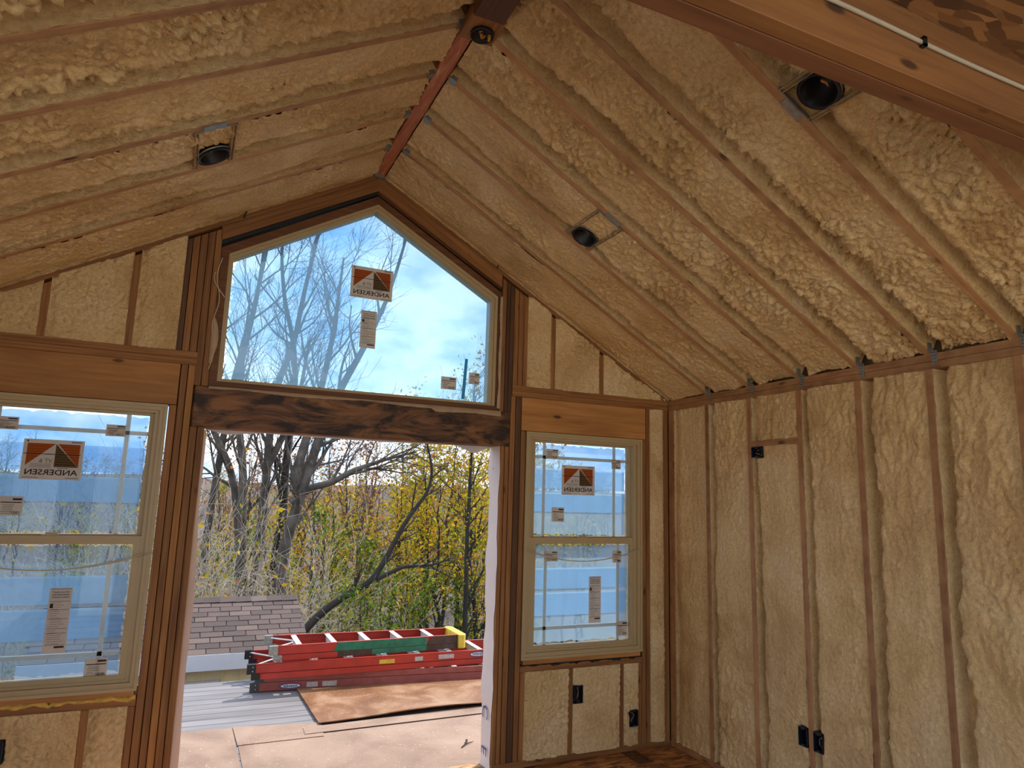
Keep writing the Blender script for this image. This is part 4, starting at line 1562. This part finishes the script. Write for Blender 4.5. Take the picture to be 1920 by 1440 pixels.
def stepladder(name, loc, rz, L, wb, wt, label, mat_f, mat_r, steps, cap=None, foot='rubber', paint=False, face_down=False):
    root = empty(name, loc, rz)
    tag(root, label, 'ladder', 'ladders stacked on the deck')
    zf0, zf1 = (0.002, 0.080) if face_down else (0.052, 0.130)
    zr = 0.082 if face_down else 0.001
    # front section: near and far rail
    for s in (-1, 1):
        a, b = (0.0, s * wb / 2), (L, s * wt / 2)
        r = ladder_rail('rail', a, b, 0.03 * (1 if s < 0 else -1) * (1), zf0, zf1, mat_f, root) if s < 0 else None
        if s > 0:
            d = Vector((b[0] - a[0], b[1] - a[1], 0))
            V, F = boxes_mesh([((0, 0.011, 0), (d.length, 0.015, zf1 - zf0)), ((0, -0.015, zf1 - zf0 - 0.004), (d.length, 0.015, zf1 - zf0)), ((0, -0.015, 0), (d.length, 0.015, 0.004))])
            r = put('rail', pydata('rail', V, F), mat_f, root, frame((a[0], a[1], zf0), d, (-d.y, d.x, 0)))
        if paint and s < 0:
            def cov(t0, t1, m_, za, zb, nm='paint_patch'):
                x0, x1 = L * t0, L * t1
                ya, yb = s * (wb + (wt - wb) * t0) / 2, s * (wb + (wt - wb) * t1) / 2
                V = [(x0, ya - 0.0165, za), (x1, yb - 0.0165, za), (x1, yb - 0.0165, zb), (x0 + 0.03, ya - 0.0165, zb)]
                put(nm, pydata(nm, V, [(0, 1, 2, 3)]), m_, root)
            cov(0.30, 0.80, M['green'], zf0, zf1 + 0.0003)
            cov(0.80, 1.0, M['brownpaint'], zf0, zf1 + 0.0003)
    # rear section below, set in a little
    for s in (-1, 1):
        a, b = (0.05, s * (wb / 2 + 0.004)), (L * 0.985, s * (wt / 2 + 0.004))
        d = Vector((b[0] - a[0], b[1] - a[1], 0))
        V, F = boxes_mesh([((0, -0.014, 0), (d.length, 0.014, 0.048))])
        put('rear_rail', pydata('rear_rail', V, F), mat_r, root, frame((a[0], a[1], zr), d, (-d.y, d.x, 0)))
        if paint and s < 0:
            for t0, t1, m_ in ((0.32, 0.50, M['brownpaint']), (0.50, 0.80, M['green']), (0.80, 0.985, M['brownpaint'])):
                V = [(L * t0, -(wb + (wt - wb) * t0) / 2 - 0.0195, 0.002), (L * t1, -(wb + (wt - wb) * t1) / 2 - 0.0195, 0.002), (L * t1, -(wb + (wt - wb) * t1) / 2 - 0.0195, 0.049), (L * t0, -(wb + (wt - wb) * t0) / 2 - 0.0195, 0.049)]
                put('paint_patch', pydata('paint_patch', V, [(0, 1, 2, 3)]), m_, root)
    # steps
    for i in range(steps):
        x = 0.24 + i * (L - 0.36) / (steps - 0.45)
        w = (wb + (wt - wb) * x / L) - 0.03
        V, F = boxes_mesh([((x - 0.014, -w / 2, zf0 + 0.004), (x + 0.014, w / 2, zf1 - 0.002)), ((x - 0.03, -w / 2, zf1 - 0.008), (x + 0.02, w / 2, zf1 - 0.004))])
        put('step', pydata('step', V, F), M['alu'], root)
        if i % 2 == 0:
            V, F = boxes_mesh([((x + 0.05, -w / 2 - 0.004, zr + 0.02), (x + 0.07, w / 2 + 0.004, zr + 0.036))])
            put('rear_brace', pydata('rear_brace', V, F), M['alu'], root)
    # diagonal brace at the foot
    tube_obj('foot_brace', [(0.03, -wb / 2 + 0.03, zf1 - 0.02), (0.24, 0.0, zf1 - 0.02)], 0.007, M['alu'], root, 6)
    tube_obj('foot_brace', [(0.03, wb / 2 - 0.03, zf1 - 0.02), (0.24, 0.02, zf1 - 0.02)], 0.007, M['alu'], root, 6)
    # feet
    for s in (-1, 1):
        V, F = boxes_mesh([((-0.03, s * wb / 2 - 0.022, zf0 - 0.002), (0.045, s * wb / 2 + 0.022, zf1 + 0.002))])
        put('foot', pydata('foot', V, F), M[foot], root)
        V, F = boxes_mesh([((0.01, s * (wb / 2 + 0.004) - 0.02, zr - 0.001), (0.085, s * (wb / 2 + 0.004) + 0.02, zr + 0.05))])
        put('rear_foot', pydata('rear_foot', V, F), M[foot], root)
        for z in (zf0 + 0.018, zf0 + 0.053):
            V, F = boxes_mesh([((0.015, s * wb / 2 - 0.0245, z), (0.023, s * wb / 2 + 0.0245, z + 0.008))])
            put('rivet', pydata('rivet', V, F), M['alu'], root)
    if cap is not None:
        w = wt + 0.10
        poly = [(L - 0.035, -w / 2), (L + 0.02, -w / 2 - 0.005), (L + 0.05, -w / 2 + 0.03), (L + 0.05, w / 2 - 0.03), (L + 0.02, w / 2 + 0.005), (L - 0.035, w / 2)]
        prism('top_cap', poly, 0.135, (0, 0, 0.002), (1, 0, 0), (0, 1, 0), cap, root, bev=0.006)
    return root


def side_label(root, x, w, z0, z1, mat, y, name='label_plate'):
    V = [(x, y, z0), (x + w, y, z0), (x + w, y, z1), (x, y, z1)]
    return put(name, pydata(name, V, [(0, 1, 2, 3)]), mat, root)


def logo(root, x, z, y, w, h, inverted=False):
    n = 28

    def ell(a, b):
        return [(x + a * math.cos(2 * math.pi * i / n), y, z + b * math.sin(2 * math.pi * i / n)) for i in range(n)]
    l = put('oval_logo', pydata('oval_logo', ell(w / 2, h / 2), [tuple(range(n))]), M['logo_blue'], root)
    e = [(p[0], y - 0.0006, p[2]) for p in ell(w / 2 * 0.9, h / 2 * 0.74)]
    put('oval_field', pydata('oval_field', e, [tuple(range(n))]), M['white'], l)
    me = text_mesh('WERNER', h * 0.62, False, 0.0008)
    k = w * 0.68 / (max(v.co.x for v in me.vertices) - min(v.co.x for v in me.vertices))
    for v in me.vertices:
        v.co.x *= k
    me.materials.append(M['logo_blue'])
    mw = frame((x, y - 0.0012, z), (-1, 0, 0), (0, 0, -1)) if inverted else frame((x, y - 0.0012, z), (1, 0, 0), (0, 0, 1))
    put('lettering', me, None, l, mw)


# bottom ladder: near edge from (-0.24, 2.68) to (1.93, 2.41)
la = math.atan2(2.415 - 2.683, 1.929 + 0.236)
b_w = 0.58
cx, cy = -0.236 - math.sin(la) * b_w / 2, 2.683 + math.cos(la) * b_w / 2
lad3 = stepladder('stepladder', (cx, cy, DZ + 0.003), la, 2.9, b_w, 0.50, 'faded old red stepladder at the bottom of the ladder stack', M['oldred'], M['oldred'], 8, face_down=True)
yb = -b_w / 2 - 0.024
for x, w, m_ in ((0.46, 0.10, 'lab_grey'), (0.60, 0.13, 'lab_grey')):
    yy = -(b_w + (0.50 - b_w) * x / 2.9) / 2 - 0.021
    side_label(lad3, x, w, 0.022, 0.066, M[m_], yy)
xl = 0.32
logo(lad3, xl, 0.040, -(b_w + (0.50 - b_w) * xl / 2.9) / 2 - 0.022, 0.19, 0.046, True)
m_w = 0.60
la2 = math.atan2(2.47 - 2.56, 2.2)
cx, cy = -0.285 - math.sin(la2) * m_w / 2, 2.56 + math.cos(la2) * m_w / 2
lad2 = stepladder('stepladder', (cx, cy, DZ + 0.137), la2, 2.5, m_w, 0.46, 'bright red stepladder in the middle of the ladder stack', M['red'], M['red'], 7, foot='black')


def midy(x):
    return -(m_w + (0.46 - m_w) * x / 2.5) / 2 - 0.0168


for x, w, z0, z1, m_ in ((1.15, 0.15, 0.062, 0.100, 'lab_yellow'), (1.50, 0.08, 0.066, 0.106, 'lab_grey'), (1.74, 0.16, 0.070, 0.110, 'lab_grey')):
    V = [(x, midy(x), z0), (x + w, midy(x + w), z0), (x + w, midy(x + w), z1), (x, midy(x), z1)]
    put('label_plate', pydata('label_plate', V, [(0, 1, 2, 3)]), M[m_], lad2)
logo(lad2, 2.155, 0.093, midy(2.155) - 0.003, 0.18, 0.050)
t_w = 0.505
lad1 = stepladder('stepladder', (-0.10, 2.862, DZ + 0.272), math.radians(-0.8), 1.83, t_w, 0.37, 'short stepladder with green painted rail and yellow cap on top of the stack', M['red'], M['red'], 5, cap=M['yellow'], foot='steel', paint=True)

# shed -------------------------------------------------------------
shed = empty('shed', (-0.9, 5.6, -2.6))
tag(shed, 'cream shed with a brown shingled roof beyond the deck', 'shed')
SX0, SX1 = -2.33, 0.53
EY, EZ, RY, RZ = 4.48, -0.135, 5.80, 0.285
ox, oy, oz = 0.9, -5.6, 2.6


def sh(x, y_, z):
    return (x + ox, y_ + oy, z + oz)


V, F = boxes_mesh([(sh(SX0 + 0.12, 4.66, -2.6), sh(SX1 - 0.1, 4.74, -0.18)), (sh(SX0 + 0.12, 6.84, -2.6), sh(SX1 - 0.1, 6.92, -0.18)),
                   (sh(SX0 + 0.12, 4.74, -2.6), sh(SX0 + 0.2, 6.84, -0.18)), (sh(SX1 - 0.18, 4.74, -2.6), sh(SX1 - 0.1, 6.84, -0.18))])
put('wall', pydata('wall', V, F), M['siding'], shed)
for i in range(14):
    x = SX0 + 0.14 + i * 0.2
    V, F = boxes_mesh([(sh(x, 4.648, -2.55), sh(x + 0.03, 4.661, -0.2))])
    put('batten', pydata('batten', V, F), M['siding'], shed)
V, F = boxes_mesh([(sh(SX0, EY - 0.02, EZ - 0.16), sh(SX1, EY + 0.0, EZ + 0.01))])
put('fascia', pydata('fascia', V, F), M['white'], shed)
V, F = boxes_mesh([(sh(-1.0, 4.63, -1.2), sh(-0.40, 4.65, -0.44))])
wd = put('window', pydata('window', V, F), M['white'], shed)
V, F = boxes_mesh([(sh(-0.95, 4.622, -1.15), sh(-0.45, 4.632, -0.5))])
put('pane', pydata('pane', V, F), M['ink_grey'], wd)
sl = math.hypot(RY - EY, RZ - EZ)
ang = math.atan2(RZ - EZ, RY - EY)
V = [sh(SX0, EY, EZ), sh(SX1, EY, EZ), sh(SX1, RY, RZ), sh(SX0, RY, RZ), sh(SX0, 2 * RY - EY, EZ), sh(SX1, 2 * RY - EY, EZ)]
V += [(a, b, c - 0.03) for a, b, c in V]
F = [(0, 1, 2, 3), (3, 2, 5, 4), (7, 6, 9, 8), (8, 9, 10, 11), (0, 6, 7, 1), (4, 5, 11, 10), (1, 7, 8, 2), (2, 8, 11, 5), (0, 3, 9, 6), (3, 4, 10, 9)]
M['shingle'] = None


def mk_shingle():
    m, nt, b, out = new_mat('brown_shingle')
    oi = nt.nodes.new('ShaderNodeObjectInfo')
    r = ramp(nt, [(0.0, esrgb(70, 56, 54)), (0.5, esrgb(88, 72, 68)), (1.0, esrgb(106, 88, 82))])
    nt.links.new(oi.outputs['Random'], r.inputs[0])
    v = coords(nt)
    f = noise(nt, v, 90, 3)
    rf = ramp(nt, [(0.3, (0.75, 0.75, 0.75, 1)), (0.7, (1.1, 1.1, 1.1, 1))])
    nt.links.new(f, rf.inputs[0])
    c = mix(nt, 1.0, r.outputs[0], rf.outputs[0], 'MULTIPLY')
    nt.links.new(c, b.inputs['Base Color'])
    b.inputs['Roughness'].default_value = 0.9
    return m


M['shingle'] = mk_shingle()
roof = put('roof', pydata('roof', V, F), M['shingle'], shed)
rows = 11
ex = sl / rows
sw = 0.25
sh_me = box_mesh(sw - 0.008, ex * 1.12, 0.010, 0.0015)
sh_me.materials.append(M['shingle'])
rg = random.Random(2)
for r_ in range(rows):
    off = (r_ * 0.105) % sw
    x = SX0 - off + sw / 2
    while x - sw / 2 < SX1 - 0.01:
        xa, xb = max(SX0, x - sw / 2), min(SX1 + 0.02, x + sw / 2)
        if xb - xa > 0.05:
            d = ex * (r_ + 0.5)
            y_ = EY + math.cos(ang) * d
            z_ = EZ + math.sin(ang) * d
            o = bpy.data.objects.new('shingle', sh_me)
            COL.objects.link(o)
            o.parent = roof
            mw = frame(sh((xa + xb) / 2, y_ - 0.006 * math.sin(ang), z_ + 0.008), (1, 0, 0), (0, math.cos(ang - 0.045), math.sin(ang - 0.045)))
            o.matrix_local = mw @ Matrix.Diagonal(((xb - xa) / sw, 1, 1 + rg.random() * 0.6, 1))
        x += sw
cap_me = box_mesh(0.20, 0.15, 0.014, 0.002)
cap_me.materials.append(M['shingle'])
x = SX0 + 0.1
while x < SX1:
    o = bpy.data.objects.new('ridge_cap', cap_me)
    COL.objects.link(o)
    o.parent = roof
    o.matrix_local = frame(sh(x, RY - 0.075, RZ - 0.004), (1, 0, 0.03), (0, math.cos(ang), math.sin(ang)))
    x += 0.19

# ground and wooded hill -------------------------------------------
def gz_(x, y):
    z = -2.6 - 0.02 * max(0, y - 6)
    if y > 40:
        z += (y - 40) * 0.085 - max(0, y - 150) * 0.10
    return z


def mk_ground():
    m, nt, b, out = new_mat('leaf_litter_ground')
    v = coords(nt, randomize=False)
    s = noise(nt, v, 0.35, 8, 0.7)
    r = ramp(nt, [(0.3, esrgb(58, 50, 48)), (0.5, esrgb(86, 72, 68)), (0.62, esrgb(104, 88, 62)), (0.75, esrgb(80, 82, 48))])
    nt.links.new(s, r.inputs[0])
    nt.links.new(r.outputs[0], b.inputs['Base Color'])
    b.inputs['Roughness'].default_value = 0.95
    return m


M['ground'] = mk_ground()
nx, ny = 60, 80
xs = np.linspace(-160, 220, nx)
ys = np.concatenate([np.linspace(-60, 40, ny // 2), np.linspace(43, 260, ny // 2)])
X, Y = np.meshgrid(xs, ys)
Zg = np.vectorize(gz_)(X, Y) + np.where(Y > 38, 1.5 * fbm(X * 0.03, Y * 0.03, 4), 0.0)
P = np.stack([X, Y, Zg], -1).reshape(-1, 3)
idx = np.arange(nx * ny).reshape(ny, nx)
F = np.stack([idx[:-1, :-1], idx[:-1, 1:], idx[1:, 1:], idx[1:, :-1]], -1).reshape(-1, 4)
V_, F_ = boxes_mesh([((-40, -60, -0.55), (-2.47, 0.1, -0.30)), ((-2.47, -60, -0.55), (2.47, BACK - 0.16, -0.30)), ((2.47, -60, -0.55), (40, -3.0, -0.30))])
M['gravel'] = plain('bounce_gravel', srgb(214, 206, 190), 0.9, var=0.12, scale=20)  # unseen ground cover added to reflect sunlight up to the ceiling
yard = put('yard', pydata('yard', V_, F_), M['gravel'])
tag(yard, 'unseen pale gravel added around the rear to bounce light indoors', 'yard', kind='structure')
ground = put('ground', np_mesh('ground', P, F), M['ground'])
tag(ground, 'leaf-covered ground rising to a distant wooded hill', 'ground', kind='structure')


# trees ------------------------------------------------------------
def unit(v):
    return v / (np.linalg.norm(v) + 1e-12)


def smooth_path(pts, n):
    pts = np.asarray(pts, float)
    d = np.concatenate([[0], np.cumsum(np.linalg.norm(np.diff(pts, axis=0), axis=1))])
    t = np.linspace(0, d[-1], n)
    out = np.stack([np.interp(t, d, pts[:, k]) for k in range(3)], 1)
    for _ in range(2):
        out[1:-1] = (out[:-2] + 2 * out[1:-1] + out[2:]) / 4
    return out


def grow(T, tips, rg, p, d, L, r, depth, maxd, up=0.12, wig=0.22, kids=(6, 5, 4, 3), spread=(0.45, 0.95), sides=(7, 5, 4, 3, 3)):
    n = max(4, min(9, int(L / 0.18) + 2))
    step = L / (n - 1)
    pts = [np.array(p, float)]
    dd = unit(np.array(d, float))
    for i in range(n - 1):
        dd = unit(dd + rg.normal(0, wig, 3) * step ** 0.5 + np.array([0, 0, up * step]))
        pts.append(pts[-1] + dd * step)
    rad = np.linspace(r, max(r * 0.3, 0.0025), n)
    T.add(pts, rad, sides[min(depth, len(sides) - 1)])
    if depth >= maxd:
        tips.extend(pts[1:])
        return
    branch(T, tips, rg, np.array(pts), rad, L, depth, maxd, up, wig, kids, spread, sides)


def branch(T, tips, rg, pts, rad, L, depth, maxd, up, wig, kids, spread, sides, t0=0.25):
    k = kids[min(depth, len(kids) - 1)]
    n = len(pts)
    for i in range(k):
        t = t0 + (1 - t0) * (i + rg.random()) / k
        f = t * (n - 1)
        j = min(int(f), n - 2)
        q = pts[j] * (1 - (f - j)) + pts[j + 1] * (f - j)
        tan = unit(pts[j + 1] - pts[j])
        a = rg.random() * 2 * math.pi
        rv = unit(np.cross(tan, np.array([math.cos(a), math.sin(a), 0.3])))
        sp = spread[0] + (spread[1] - spread[0]) * rg.random()
        nd = unit(tan * math.cos(sp) + rv * math.sin(sp))
        nr = max(0.003, (rad[j]) * (0.35 + 0.25 * rg.random()))
        grow(T, tips, rg, q, nd, L * (0.36 + 0.28 * rg.random()), nr, depth + 1, maxd, up, wig, kids, spread, sides)


def leaf_mesh(name, pos, size, rg, per=1, spread=0.12):
    pos = np.repeat(np.asarray(pos, float), per, axis=0)
    n = len(pos)
    pos = pos + rg.normal(0, spread, (n, 3))
    a = rg.normal(0, 1, (n, 3))
    a /= np.linalg.norm(a, axis=1)[:, None]
    b = rg.normal(0, 1, (n, 3))
    b -= (a * b).sum(1)[:, None] * a
    b /= np.linalg.norm(b, axis=1)[:, None]
    s = size * (0.6 + 0.8 * rg.random(n))[:, None]
    V = np.stack([pos - a * s, pos - b * s * 0.55, pos + a * s, pos + b * s * 0.55], 1).reshape(-1, 3)
    F = np.arange(4 * n).reshape(n, 4)
    return np_mesh(name, V, F, smooth=False)


def limb_tree(name, trunk, r0, r1, label, group, mat, extra=(), seed=1, base=None, maxd=3, kids=(16, 6, 4, 3), L=2.6, leaves=None, t0=0.3):
    """tree with a measured trunk line (world points, bottom first) and grown branches"""
    rg = np.random.default_rng(seed)
    T = Tubes()
    tips = []
    root = np.array(base if base is not None else trunk[0], float)
    paths = [(trunk, r0, r1)] + list(extra)
    for pth, ra, rb_ in paths:
        pts = smooth_path(pth, max(10, int(len(pth) * 5)))
        rad = np.linspace(ra, rb_, len(pts))
        T.add(pts - root, rad, 8)
        branch(T, tips, rg, pts - root, rad, L, 0, maxd, 0.25, 0.2, kids, (0.35, 0.9), (8, 5, 4, 3, 3), t0)
    if leaves:
        e = empty(name, tuple(root))
        put('trunk', T.mesh('trunk'), mat, e)
        lm, cnt, size = leaves
        tp = np.array(tips)
        tp = tp[rg.permutation(len(tp))[:cnt]]
        f = put('foliage', leaf_mesh('foliage', tp, size, rg, 2), lm, e)
        f['kind'] = 'stuff'
        tag(e, label, 'tree', group)
        return e
    o = put(name, T.mesh(name), mat)
    o.location = tuple(root)
    tag(o, label, 'tree', group)
    return o


G_ = 'bare grey trees behind the shed'
limb_tree('bare_tree', [(0.5, 11, -2.7), (0.17, 11, 0.2), (0.03, 11, 1.25), (-0.16, 11, 2.12), (-0.32, 11, 2.41), (-0.55, 11, 2.79), (-0.95, 11.1, 4.0), (-1.1, 11.2, 6.2)], 0.11, 0.03,
          'leaning grey bare tree with a crooked trunk behind the shed roof', G_, M['bark'], seed=11, kids=(14, 5, 4, 3), t0=0.35)
limb_tree('bare_tree', [(0.35, 10.5, -2.7), (0.25, 10.5, -0.32), (0.12, 10.5, 0.72), (0.03, 10.5, 2.19), (-0.1, 10.5, 2.74), (-0.2, 10.6, 4.1), (0.0, 10.6, 5.6), (0.1, 10.8, 7.4)], 0.12, 0.025,
          'upright grey bare tree standing closest behind the shed ridge', G_, M['bark'], seed=12, kids=(16, 6, 4, 3), t0=0.35)
limb_tree('bare_tree', [(0.5, 11.5, -2.75), (0.52, 11.5, -0.46), (0.56, 11.5, 0.91), (0.58, 11.5, 2.25), (0.56, 11.5, 2.88), (0.65, 11.5, 4.11), (0.91, 11.5, 4.86), (1.05, 11.5, 6.2), (1.24, 11.5, 7.41), (1.3, 11.5, 8.6)], 0.135, 0.025,
          'tall grey bare tree whose trunk forks high behind the shed', G_, M['bark'], extra=[([(0.58, 11.5, 2.2), (0.8, 11.5, 2.75), (1.1, 11.4, 3.6), (1.2, 11.2, 5.0)], 0.08, 0.025)], seed=13, kids=(16, 6, 4, 3), t0=0.3)
limb_tree('bare_tree', [(1.0, 12, -2.75), (0.97, 12, -0.54), (0.95, 12, 0.36), (1.05, 12, 1.04), (1.01, 12, 1.94), (1.03, 12, 2.91), (1.08, 12, 4.18), (0.95, 12, 5.16), (0.70, 12, 5.97), (0.55, 12, 6.93), (0.5, 12, 8.2)], 0.135, 0.025,
          'straight dark-trunked bare tree between the grey trees behind the shed', G_, M['bark_dark'], seed=14, kids=(16, 6, 4, 3), t0=0.35)
limb_tree('bare_tree', [(0.8, 10, -2.7), (0.84, 10, -0.27), (0.85, 10, 0.53), (1.06, 10, 1.48), (1.25, 10, 2.23), (1.36, 10, 2.77), (1.75, 10, 3.86), (2.14, 10, 4.69), (2.53, 10, 5.68), (2.74, 10, 6.44), (2.95, 10, 7.4)], 0.155, 0.025,
          'thick grey bare tree leaning towards the side wall with a long level limb', G_, M['bark'],
          extra=[([(0.93, 10, 1.85), (1.13, 10, 2.76), (1.36, 10, 3.89), (1.49, 10, 4.83), (1.54, 10, 5.53), (1.6, 10, 6.6)], 0.10, 0.02),
                 ([(0.92, 10, 1.48), (1.23, 10, 1.76), (1.71, 10, 1.9), (2.07, 10, 2.14), (2.72, 10, 2.4), (3.4, 10, 2.6)], 0.085, 0.02)], seed=15, kids=(15, 6, 4, 3), t0=0.3)
limb_tree('bare_tree', [(-0.6, 12.2, -2.8), (-0.45, 12, 1.0), (-0.25, 11.6, 4.15), (-0.1, 11.5, 4.87), (0.04, 11.5, 5.85), (0.17, 11.5, 6.98), (0.3, 11.5, 8.2)], 0.11, 0.025,
          'slim bare tree rising behind the window facing the shed', G_, M['bark'], seed=16, kids=(15, 6, 4, 3), t0=0.4)
limb_tree('bare_tree', [(0.2, 8.2, -2.7), (0.7, 8.1, -1.0), (1.27, 8, -0.31), (1.61, 8, -0.07), (2.14, 8, 0.21), (2.33, 8, 0.55), (2.68, 8, 1.25), (3.08, 8, 1.78), (3.13, 8, 2.17), (2.99, 8, 2.65)], 0.10, 0.02,
          'black-barked tree arching low over the yard behind the ladders', 'low dark tree', M['bark_dark'],
          extra=[([(2.20, 8, 0.23), (2.67, 8, 0.44), (3.2, 8, 0.45), (3.6, 8, 0.58)], 0.045, 0.012)], seed=17, maxd=2, kids=(9, 5, 4), L=1.1, t0=0.45)
limb_tree('sapling', [(4.3, 9, -2.7), (4.28, 9, -0.89), (4.27, 9, -0.07), (4.25, 9, 0.96), (4.26, 9, 1.71), (4.29, 9, 2.79), (4.28, 9, 4.24)], 0.07, 0.015,
          'thin upright tree with sparse yellow leaves near the ladder cap', 'yellow-leaved trees', M['bark_dark'], seed=18, maxd=2, kids=(22, 6, 4), L=1.5, leaves=(M['leaf_yellow'], 1500, 0.034), t0=0.15)


def generic_tree(seed, H, r, mat, maxd, kids, L, leaves=None, t0=0.2, lean=0.06):
    rg = np.random.default_rng(seed)
    T = Tubes()
    tips = []
    n = 14
    pts = np.zeros((n, 3))
    pts[:, 2] = np.linspace(0, H, n)
    pts[1:, :2] = np.cumsum(rg.normal(0, lean, (n - 1, 2)), axis=0)
    rad = np.linspace(r, r * 0.12, n)
    T.add(pts, rad, 7)
    branch(T, tips, rg, pts, rad, L, 0, maxd, 0.2, 0.22, kids, (0.4, 1.0), (6, 4, 3, 3), t0)
    tm = T.mesh('trunk')
    tm.materials.append(mat)
    lm = None
    if leaves:
        m_, cnt, size, per = leaves
        tp = np.array(tips)
        tp = tp[rg.permutation(len(tp))[:cnt]]
        lm = leaf_mesh('foliage', tp, size, rg, per, 0.14)
        lm.materials.append(m_)
    return tm, lm


def plant(name, proto, loc, rz, sc, label, cat, group):
    tm, lm = proto
    if lm is None:
        o = put(name, tm)
    else:
        o = empty(name)
        put('trunk', tm, None, o)
        f = put('foliage', lm, None, o)
        f['kind'] = 'stuff'
    o.location = loc
    o.rotation_euler = (0, 0, rz)
    o.scale = (sc, sc, sc)
    tag(o, label, cat, group)
    return o


YT = [generic_tree(31, 6.5, 0.07, M['bark_dark'], 2, (20, 6, 4), 2.0, (M['leaf_yellow'], 4200, 0.060, 2)),
      generic_tree(32, 5.5, 0.06, M['bark_dark'], 2, (20, 6, 4), 2.0, (M['leaf_yellow'], 4200, 0.060, 2))]
GT = [generic_tree(33, 4.2, 0.05, M['bark_dark'], 2, (18, 6, 4), 1.7, (M['leaf_green'], 3200, 0.062, 2), 0.1)]
RT = [generic_tree(34, 6.5, 0.08, M['bark'], 2, (20, 6, 5), 2.2, (M['leaf_rust'], 3000, 0.06, 1))]
BT = [generic_tree(35, 8.0, 0.11, M['bark'], 2, (24, 7, 5), 2.6), generic_tree(36, 7.0, 0.10, M['bark_dark'], 2, (24, 7, 5), 2.4)]
rr_ = random.Random(4)
spots = [(5.2, 10.5, 1.0, 0), (4.7, 12.0, 0.95, 1), (2.4, 11.0, 0.50, 1), (3.3, 10.2, 0.5, 0), (1.0, 9.0, 0.36, 0), (4.9, 8.2, 0.42, 1), (6.4, 11.0, 1.0, 1)]
for yy, step, sc in ((12.5, 1.25, 0.72), (14.5, 1.4, 0.8), (17.0, 1.6, 0.9), (20.0, 1.9, 0.95), (24.0, 2.3, 1.0)):
    x = -0.95 + (yy + 4.24) * (-0.10)
    x1 = -0.95 + (yy + 4.24) * 0.60
    while x < x1:
        rel = (x + 0.95) / (yy + 4.24)
        k = 0.62 if rel < 0.12 else (0.85 if rel < 0.24 else 1.1)
        spots.append((x + rr_.uniform(-0.4, 0.4), yy + rr_.uniform(-0.8, 0.8), sc * k * rr_.uniform(0.8, 1.1), rr_.choice((0, 1))))
        x += step
for (x, y, s, k) in spots:
    plant('leafy_tree', YT[k], (x, y, gz_(x, y) - 0.05), rr_.random() * 6.28, s, ('tall' if s > 0.88 else 'low' if s < 0.6 else 'middling') + ' yellow and green leafed tree in the thicket beyond the ladders', 'tree', 'yellow-leaved trees')
gs = [(1.9, 7.6, 0.62), (2.5, 8.6, 0.7), (3.5, 9.2, 0.62), (0.2, 8.4, 0.5), (4.6, 10.0, 0.6), (5.6, 9.0, 0.5), (2.0, 10.0, 0.6), (2.9, 11.5, 0.75), (3.9, 11.2, 0.6), (1.2, 12.5, 0.7), (5.4, 12.2, 0.8), (-0.6, 12.5, 0.7), (2.3, 13.5, 0.9), (0.5, 13.2, 0.8)]
for (x, y, s) in gs:
    plant('leafy_shrub', GT[0], (x, y, gz_(x, y) - 0.05), rr_.random() * 6.28, s, 'green leafy shrub growing among the trees past the ladders', 'shrub', 'green shrubs')
for (x, y, s) in ((4.0, 18.5, 1.0), (7.5, 22, 1.1), (1.5, 19, 0.9), (10.5, 21, 1.0), (3.0, 22, 1.1), (6.0, 25, 1.1), (13, 26, 1.1), (-1.5, 21, 0.9), (2.6, 16, 0.9), (5.0, 21, 1.0), (0.2, 17.5, 0.9), (1.0, 24, 1.1), (4.3, 24, 1.1)):
    plant('rust_tree', RT[0], (x, y, gz_(x, y) - 0.05), rr_.random() * 6.28, s, 'half-bare tree with rust coloured leaves deep in the woods', 'tree', 'rust-leaved trees')
for i in range(110):
    y = 26 + 60 * (i / 110) ** 1.2 + rr_.random() * 4
    x = -0.95 + (y + 4.2) * (-0.20 + 0.85 * rr_.random())
    kd = rr_.choice((0, 1, 2, 2, 3, 4))
    plant('distant_tree', (BT + RT + YT)[kd], (x, y, gz_(x, y) - 0.1), rr_.random() * 6.28, 0.7 + 0.3 * rr_.random(),
          ('grey bare', 'dark bare', 'rust coloured', 'yellow', 'yellow')[kd] + ' distant tree on the far wooded slope', 'tree', 'trees on the far slope')


# whippy pale shrub in front of the grey trees
def whip_shrub(seed, n, H, mat):
    rg = np.random.default_rng(seed)
    T = Tubes()
    tips = []
    for i in range(n):
        a = rg.random() * 6.28
        tilt = 0.10 + 0.32 * rg.random()
        d = np.array([math.cos(a) * tilt, math.sin(a) * tilt * 0.6, 1.0])
        grow(T, tips, rg, (rg.normal(0, 0.12), rg.normal(0, 0.1), 0), d, H * (0.6 + 0.5 * rg.random()), 0.020, 1, 3, 0.0, 0.22, (6, 5, 4), (0.3, 0.8), (5, 4, 3, 3))
    me = T.mesh('branches')
    me.materials.append(mat)
    lm = leaf_mesh('foliage', np.array(tips)[rg.permutation(len(tips))[:120]], 0.06, rg, 1, 0.05)
    lm.materials.append(M['leaf_yellow'])
    return me, lm


WS = [whip_shrub(51, 16, 3.6, M['bark_pale']), whip_shrub(52, 14, 3.4, M['bark_pale'])]
for i, (x, y, s) in enumerate(((-0.55, 9.9, 0.95), (0.2, 9.8, 0.95), (0.95, 9.4, 0.85), (-1.3, 10.0, 0.95), (-2.4, 10.1, 0.95), (1.7, 9.3, 0.75), (-0.1, 10.3, 1.0), (-3.3, 9.9, 1.0), (-1.8, 10.2, 1.0))):
    e = plant('bare_shrub', WS[i % 2], (x, y, -2.75), i * 1.3, s, 'pale whippy shrub of bare stems between the shed and the trees', 'shrub', 'bare shrubs behind the shed')
